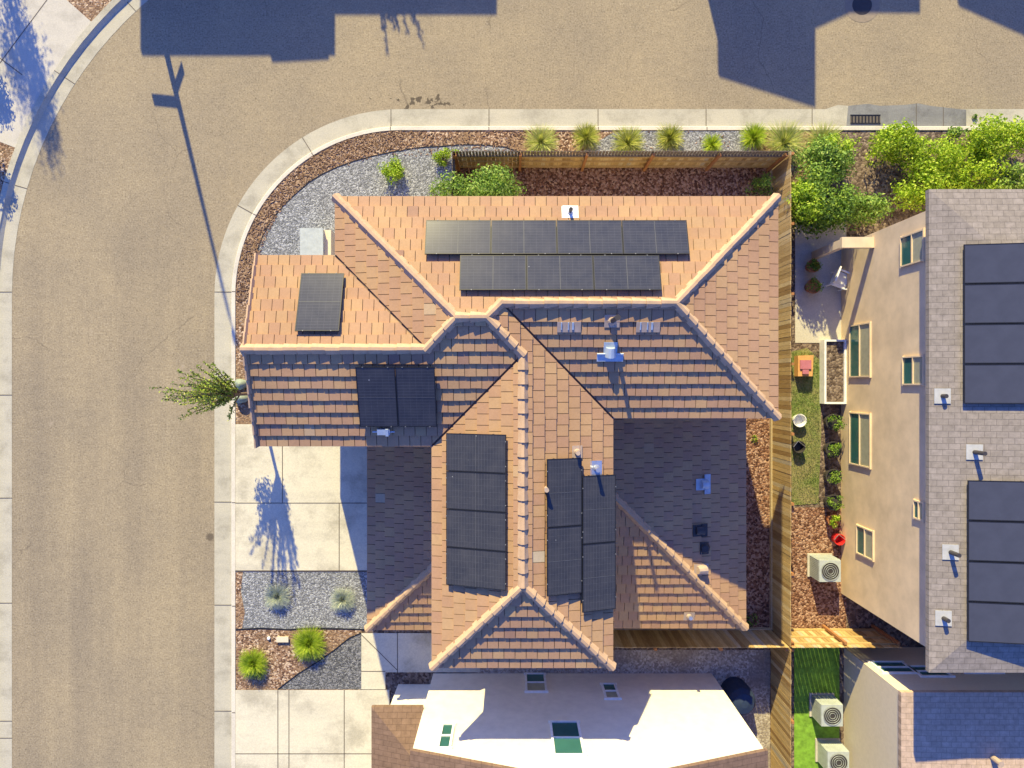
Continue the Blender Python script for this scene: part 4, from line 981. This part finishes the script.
# south neighbour: two storey gable end plus garage
sh = thing('white_house', (2.3, -14, 0), 'white stucco house with brown tile roof along the bottom edge', 'house')
gx0, gx1, gy = -2.87, 7.28, -10.55; gz = 5.3; ga = 7.0; gm = (gx0 + gx1) / 2
def gable_prism(g, x0, x1, xm, y0, y1, z0, ze, za):
    vs = [(x0, y0, z0), (x1, y0, z0), (x1, y0, ze), (xm, y0, za), (x0, y0, ze), (x0, y1, z0), (x1, y1, z0), (x1, y1, ze), (xm, y1, za), (x0, y1, ze)]
    g.add(vs, [(0, 1, 2, 3, 4), (9, 8, 7, 6, 5), (1, 0, 5, 6), (2, 1, 6, 7), (3, 2, 7, 8), (4, 3, 8, 9), (0, 4, 9, 5)])
g = MB(); gable_prism(g, gx0, gx1, gm, gy, -22, 0, gz, ga); g.build('wall', M['white_stucco'], sh)
g = MB(); tk = 0.14
for s in (-1, 1):
    xe = gx0 - 0.05 if s < 0 else gx1 + 0.05; k = (ga - gz) / (gm - gx0); zz = gz - 0.05 * k
    prof = [(xe, zz + .02), (gm, ga + .02), (gm, ga + .02 + tk), (xe, zz + .02 + tk)]
    vs = [(x, gy + 0.06, z) for x, z in prof] + [(x, -22.1, z) for x, z in prof]
    g.add(vs, [(0, 1, 2, 3), (7, 6, 5, 4), (0, 4, 5, 1), (1, 5, 6, 2), (2, 6, 7, 3), (3, 7, 4, 0)])
g.build('roof', M['browntile'], sh)
# lower west wing of the white house
g = MB(); g.bx(-4.15, gx0 - .005, -20, -10.95, 0, 2.7); g.build('garage_wall', M['white_stucco'], sh)
lx, ly = -4.55, -10.45
g = MB(); z_ = 2.75
vs = [(lx, -20.3, z_), (lx, ly, z_), (gx0 - .01, ly, z_), (gx0 - .01, -20.3, z_), (lx, -20.3, z_ + .14), (lx, ly, z_ + .14), (gx0 - .01, ly, z_ + .14 + 0.0), (gx0 - .01, ly - 1.67, z_ + .14 + .58), (gx0 - .01, -20.3, z_ + .14 + .58)]
g.add(vs, [(0, 1, 2, 3), (1, 0, 4, 5), (2, 1, 5, 6), (5, 4, 8, 7), (5, 7, 6), (0, 3, 8, 4), (3, 2, 6, 7, 8)]); g.build('garage_roof', M['browntile'], sh)
def wallY(px, py, Y=gy):
    z = H + Y * F / (py - 384) ; return (px - 512) * (H - z) / F, z
for (a, b, c, d) in ((441, 724, 456, 750), (548, 722, 580, 757)):
    xm_, zlo = wallY((a + c) / 2, b); _, zhi = wallY((a + c) / 2, d); xl, _ = wallY(a, (b + d) / 2); xr, _ = wallY(c, (b + d) / 2)
    window(sh, (xm_, gy, (zlo + zhi) / 2), abs(xr - xl) - .1, abs(zhi - zlo) - .1, (0, 1), False)
for (a, b, c, d) in ((524, 674, 546, 693), (600, 684, 616, 700)):
    xm_, zlo = wallY((a + c) / 2, b); _, zhi = wallY((a + c) / 2, d); xl, _ = wallY(a, (b + d) / 2); xr, _ = wallY(c, (b + d) / 2)
    window(sh, (xm_, gy, max(0.9, (zlo + zhi) / 2)), abs(xr - xl) - .1, max(0.7, abs(zhi - zlo) - .1), (0, 1), True)

# houses across the street, past the frame: their shadows lie on the road
def roof_slab(g, pts, th=0.16):
    g.prism([(p[0], p[1]) for p in pts], [p[2] - th for p in pts], [p[2] for p in pts])
t = hip_house('far_house', -15.34, -9.07, 21.56, 31, 5.3, 'house across the street whose broad shadow covers the upper left road', M['stucco'], M['browntile'], 0.4, 0.3)
g = MB(); g.bx(-9.06, -3.15, 23.06, 31, 0, 5.28); g.build('side_wall', M['stucco'], t)
g = MB(); roof_slab(g, [(-8.66, 22.66, 5.3), (-2.75, 22.66, 5.3), (-2.75, 31.2, 5.3), (-8.66, 31.2, 5.3)]); roof_slab(g, [(-11.0, 21.02, 5.36), (-8.9, 21.02, 5.3), (-8.9, 21.3, 5.3), (-11.0, 21.3, 5.36)], 0.12); g.build('side_roof', M['browntile'], t)
for x in (-14, -11.5): window(t, (x, 21.56, 4.0), 1.2, 1.2, (0, -1))
window(t, (-6, 23.06, 1.5), 1.4, 1.2, (0, -1))
t = thing('far_house', (8, 25, 0), 'house across the street with a sloping roof shading the upper right road', 'house')
g = MB(); g.prism([(5.6, 20.6), (8.5, 20.6), (8.5, 30), (5.6, 30)], 0, [5.3, 5.85, 5.85, 5.3]); g.prism([(8.52, 22.93), (12.5, 22.93), (12.5, 30), (8.52, 30)], 0, 5.1); g.build('wall', M['cream_stucco'], t)
g = MB(); roof_slab(g, [(5.38, 20.39, 5.3), (8.64, 20.39, 5.95), (8.64, 30.2, 5.95), (5.2, 30.2, 5.3)], 0.1)
roof_slab(g, [(8.65, 22.73, 5.66), (10.18, 22.73, 5.3), (12.74, 22.73, 5.3), (12.74, 30.2, 5.3), (8.65, 30.2, 5.66)], 0.14); g.build('roof', M['browntile'], t)
window(t, (7, 20.6, 4.0), 1.3, 1.2, (0, -1)); window(t, (10.5, 22.93, 1.6), 1.3, 1.2, (0, -1))
t = thing('far_house', (18, 27, 0), 'gabled house across the street shading the upper right corner', 'house')
g = MB(); gable_prism(g, 14.4, 21.6, 18.0, 31, 23.4, 0, 5.35, 6.35); g.build('wall', M['stucco'], t)
g = MB()
for s in (-1, 1):
    xe = 18 + s * 3.9; pr = [(xe, 5.3), (18.0, 6.43), (18.0, 6.56), (xe, 5.43)]
    vs = [(x, 23.2, z) for x, z in pr] + [(x, 31.2, z) for x, z in pr]
    g.add(vs, [(0, 1, 2, 3), (7, 6, 5, 4), (0, 4, 5, 1), (1, 5, 6, 2), (2, 6, 7, 3), (3, 7, 4, 0)])
g.build('roof', M['browntile'], t); window(t, (18, 23.4, 4.0), 1.4, 1.2, (0, -1))

# ------------------------------------------------------------------ yard things
def pot(px, py, r, h, label, mat, plant=None, seed=1, grp=None):
    x, y = G(px, py); t = thing('plant_pot', (x, y, 0.1), label, 'plant pot', grp)
    g = MB(); g.lathe((x, y, 0.1), [(r * 0.7, 0), (r, h), (r * 1.08, h), (r * 1.08, h + 0.04), (r * 0.92, h + 0.04), (r * 0.9, h - 0.03), (0.01, h - 0.03)], 18); g.build('pot', M[mat], t)
    g = MB(); rr = random.Random(seed); foliage(g, (x, y, h + 0.1 + r * 0.6), (r * 1.2, r * 1.2, r * 0.8), 260, 0.08, rr, 8); g.build('foliage', M[plant or 'leaf_dark'], t)
pot(808, 268, 0.22, 0.32, 'terracotta pot with dark plant on the patio, nearer the shrubs', 'terra', 'leaf_dark', 1, 'terracotta pots on the patio')
pot(808, 288, 0.25, 0.34, 'terracotta pot with dark plant on the patio, nearer the lawn', 'terra', 'leaf_dark', 2, 'terracotta pots on the patio')
for i, (py, lb) in enumerate(((421, 'dark potted shrub at the wall nearest the raised bed'), (448, 'second dark potted shrub down from the raised bed'), (475, 'third dark potted shrub down from the raised bed'), (500, 'dark potted shrub at the wall just above the lime one'))):
    pot(827, py, 0.27, 0.4, lb, 'darkpipe', 'leaf_dark', 20 + i, 'dark potted shrubs along the beige wall')
pot(828, 518, 0.2, 0.3, 'pot with a bright lime plant at the foot of the beige wall', 'terra', 'leaf_lime', 33)
def chair(px, py, label, mat, rz=0.4):
    x, y = G(px, py); t = thing('patio_chair', (x, y, 0.1), label, 'chair'); R = Matrix.Rotation(rz, 3, 'Z')
    def b(name, c, d, rx=0):
        g = MB(); g.box(Vector((x, y, 0.1)) + R @ Vector(c), d, 0, 0.5, 0, R @ Matrix.Rotation(rx, 3, 'X')); g.build(name, M[mat], t)
    b('seat', (0, 0, 0.4), (0.55, 0.55, 0.05)); b('backrest', (0, 0.3, 0.72), (0.55, 0.05, 0.62), -0.2)
    for sx in (-1, 1):
        b('armrest', (sx * 0.29, 0.0, 0.6), (0.06, 0.55, 0.04))
        for sy in (-1, 1): b('leg', (sx * 0.25, sy * 0.24, 0.19), (0.05, 0.05, 0.38))
chair(833, 282, 'pale patio chair between the patio pots and the beige wall', 'white', 1.2)
x, y = G(800, 366); t = thing('toy_bin', (x, y, 0.1), 'orange plastic toy bin with pink top beside the long fence', 'toy bin')
g = MB(); g.prism([(x - .26, y - .38), (x + .26, y - .38), (x + .3, y + .38), (x - .26, y + .36)], 0.1, 0.45); g.build('body', M['orange'], t)
g = MB(); g.bx(x - .2, x + .2, y - .12, y + .2, 0.452, 0.5); g.bx(x - .12, x + .1, y - .3, y - .14, 0.452, 0.52); g.build('lid', M['pink'], t)
x, y = G(829, 372); t = thing('raised_bed', (x, y, 0.1), 'raised planter bed with pale frame along the beige wall', 'planter')
g = MB()
for c, d in (((x - .36, y), (.07, 2.3)), ((x + .36, y), (.07, 2.3)), ((x, y + 1.12), (.65, .07)), ((x, y - 1.12), (.65, .07))): g.box((c[0], c[1], 0.3), (*d, 0.4))
g.build('frame', M['white'], t); g = MB(); g.bx(x - .325, x + .325, y - 1.08, y + 1.08, 0.1, 0.42); g.build('soil_fill', M['soil'], t)
def bucket(px, py, r, h, mat, label):
    x, y = G(px, py); t = thing('bucket', (x, y, 0.1), label, 'bucket')
    g = MB(); g.lathe((x, y, 0.1), [(r * .8, 0), (r, h), (r * .9, h), (r * .72, 0.04)], 20); g.build('body', M[mat], t)
    g = MB(); g.tube((x - r, y, 0.1 + h), (x - r * .3, y + r * 1.0, 0.1 + h + .05), 0.01, 0.01, 6); g.tube((x - r * .3, y + r, 0.1 + h + .05), (x + r, y, 0.1 + h), 0.01, 0.01, 6); g.build('handle', M['alu'], t)
bucket(796, 420, 0.24, 0.25, 'white', 'white round tub on the lawn beside the fence')
bucket(795, 446, 0.22, 0.3, 'darkpipe', 'black round tub on the lawn beside the fence')
bucket(834, 537, 0.2, 0.35, 'red', 'red bucket at the beige wall above the air conditioner')
def aircon(px, py, label):
    x, y = G(px, py); t = thing('air_conditioner', (x, y, 0.1), label, 'air conditioner', 'outdoor air conditioner units')
    g = MB(); g.bx(x - .45, x + .45, y - .42, y + .42, 0.1, 0.16); g.build('pad', M['walk'], t)
    g = MB(); g.bx(x - .38, x + .38, y - .38, y + .38, 0.16, 0.95)
    for i in range(12):
        a = -.36 + i * .065; g.bx(x + a, x + a + .02, y - .395, y - .38, 0.2, 0.9); g.bx(x - .395, x - .38, y + a, y + a + .02, 0.2, 0.9); g.bx(x + a, x + a + .02, y + .38, y + .395, 0.2, 0.9)
    g.build('body', M['greybox'], t)
    g = MB(); g.lathe((x, y, 0.95), [(0.31, 0.0), (0.31, 0.02), (0.1, 0.025)], 24)
    g.build('fan_well', M['darkpipe'], t)
    g = MB()
    for r in (0.1, 0.17, 0.24, 0.31): 
        for i in range(24):
            a0, a1_ = 2 * math.pi * i / 24, 2 * math.pi * (i + 1) / 24
            g.tube((x + r * math.cos(a0), y + r * math.sin(a0), 0.985), (x + r * math.cos(a1_), y + r * math.sin(a1_), 0.985), 0.007, 0.007, 5)
    g.build('grille', M['greybox'], t)
aircon(818, 564, 'grey air conditioner on red mulch beside the beige wall')
aircon(820, 703, 'grey air conditioner on the turf by the cream wall, upper one')
aircon(826, 748, 'grey air conditioner on the turf by the cream wall, lower one')
x, y = G(733, 689); t = thing('covered_grill', (x, y, 0.1), 'dark blue covered grill beside the white house corner', 'grill')
g = MB(); g.lathe((x, y, 0.1), [(0.5, 0), (0.52, 0.5), (0.48, 0.9), (0.35, 1.08), (0.12, 1.14)], 20); g.build('cover', M['cover'], t)
g = MB(); g.box((x - .1, y - .62, 0.55), (0.4, 0.3, 0.04)); g.build('side_shelf', M['cover'], t)
# grass on the neighbour's lawn
g = MB(); rr = random.Random(3)
for i in range(5000):
    px, py = rr.uniform(790, 818), rr.uniform(352, 504); x, y = G(px, py); a = rr.uniform(0, 6.28); h = rr.uniform(0.03, 0.075)
    d = Vector((math.cos(a), math.sin(a), 0)) * 0.008; q = Vector((x + rr.uniform(-.03, .03), y + rr.uniform(-.03, .03), 0.1 + h)); b = Vector((x, y, 0.1))
    g.add([b - d, b + d, q], [(0, 1, 2)])
tag(g.build('grass', M['grassblade']), 'short green grass on the strip beside the long fence', 'grass', None, 'stuff')

# wood chips scattered on the mulch and stones on the gravel edge
g = MB(); rr = random.Random(8)
n = 0
while n < 2600:
    a = rr.uniform(90, 182); r = rr.uniform(5.35, 6.08)
    x, y = (CX + r * math.cos(math.radians(a)), CY + r * math.sin(math.radians(a))) if rr.random() < 0.5 else (rr.uniform(-10.1, 8), rr.uniform(7.95, 9.25))
    if x < CX and math.hypot(x - CX, y - CY) > RB - .03 and y > CY: continue
    if x < -2.2 and y > CY and math.hypot(x - CX, y - CY) < 5.1: continue
    if 2.6 < x < 8.9 and rr.random() < 0.9: continue
    n += 1
    c = Vector((x, y, 0.108 + rr.random() * 0.012)); R = Matrix.Rotation(rr.uniform(0, 6.28), 3, 'Z') @ Matrix.Rotation(rr.uniform(-.3, .3), 3, 'X')
    g.box(c, (rr.uniform(.04, .11), rr.uniform(.015, .03), 0.012), 0, rr.random(), 0, R)
m_chip, nt, b_ = base_mat('wood_chip', 0.9); nt.links.new(ramp(nt, [(0, (0.10, 0.055, 0.032)), (0.5, (0.24, 0.145, 0.085)), (1, (0.48, 0.34, 0.23))], attr(nt, 'tone')), b_.inputs['Base Color'])
tag(g.build('mulch', m_chip), 'brown wood chips scattered along the kerbside bed', 'mulch', None, 'stuff')

# ------------------------------------------------------------------ camera, light, view
cam = bpy.data.cameras.new('camera'); co = bpy.data.objects.new('camera', cam); COL.objects.link(co)
cam.sensor_width = 36; cam.lens = 36 * F / 1024; cam.clip_end = 1000; co.location = (0, 0, H); co.rotation_euler = (0, 0, 0); sc.camera = co
sun = bpy.data.lights.new('sun', 'SUN'); so = bpy.data.objects.new('sun', sun); COL.objects.link(so)
sun.energy = 4.6; sun.angle = math.radians(0.55); sun.color = (1.0, 0.86, 0.42)
so.rotation_euler = SUN.to_track_quat('-Z', 'Y').to_euler(); so.location = (0, 0, 40)
el = math.atan2(1, math.hypot(SUN.x, SUN.y))
w = bpy.data.worlds.new('World'); sc.world = w; w.use_nodes = True
nt = w.node_tree; bg = nt.nodes['Background']; sky = nt.nodes.new('ShaderNodeTexSky'); sky.sky_type = 'NISHITA'
sky.sun_disc = False; sky.sun_elevation = el; sky.sun_rotation = math.atan2(-SUN.x, -SUN.y)
sky.ozone_density = 5.0; sky.air_density = 1.0; sky.dust_density = 0.3
nt.links.new(mix(nt, sky.outputs[0], (0.52, 0.60, 1.10), 1.0, 'MULTIPLY'), bg.inputs[0]); bg.inputs[1].default_value = 0.15
sc.view_settings.view_transform = 'Standard'; sc.view_settings.look = 'None'; sc.view_settings.exposure = 1.05; sc.view_settings.gamma = 1
sc.view_settings.use_curve_mapping = False
sc.cycles.max_bounces = 6; sc.cycles.use_denoising = True; sc.cycles.denoiser = 'OPENIMAGEDENOISE'; sc.cycles.denoising_input_passes = 'RGB_ALBEDO_NORMAL'
for o in bpy.data.objects:
    if '_o' in o: del o['_o']
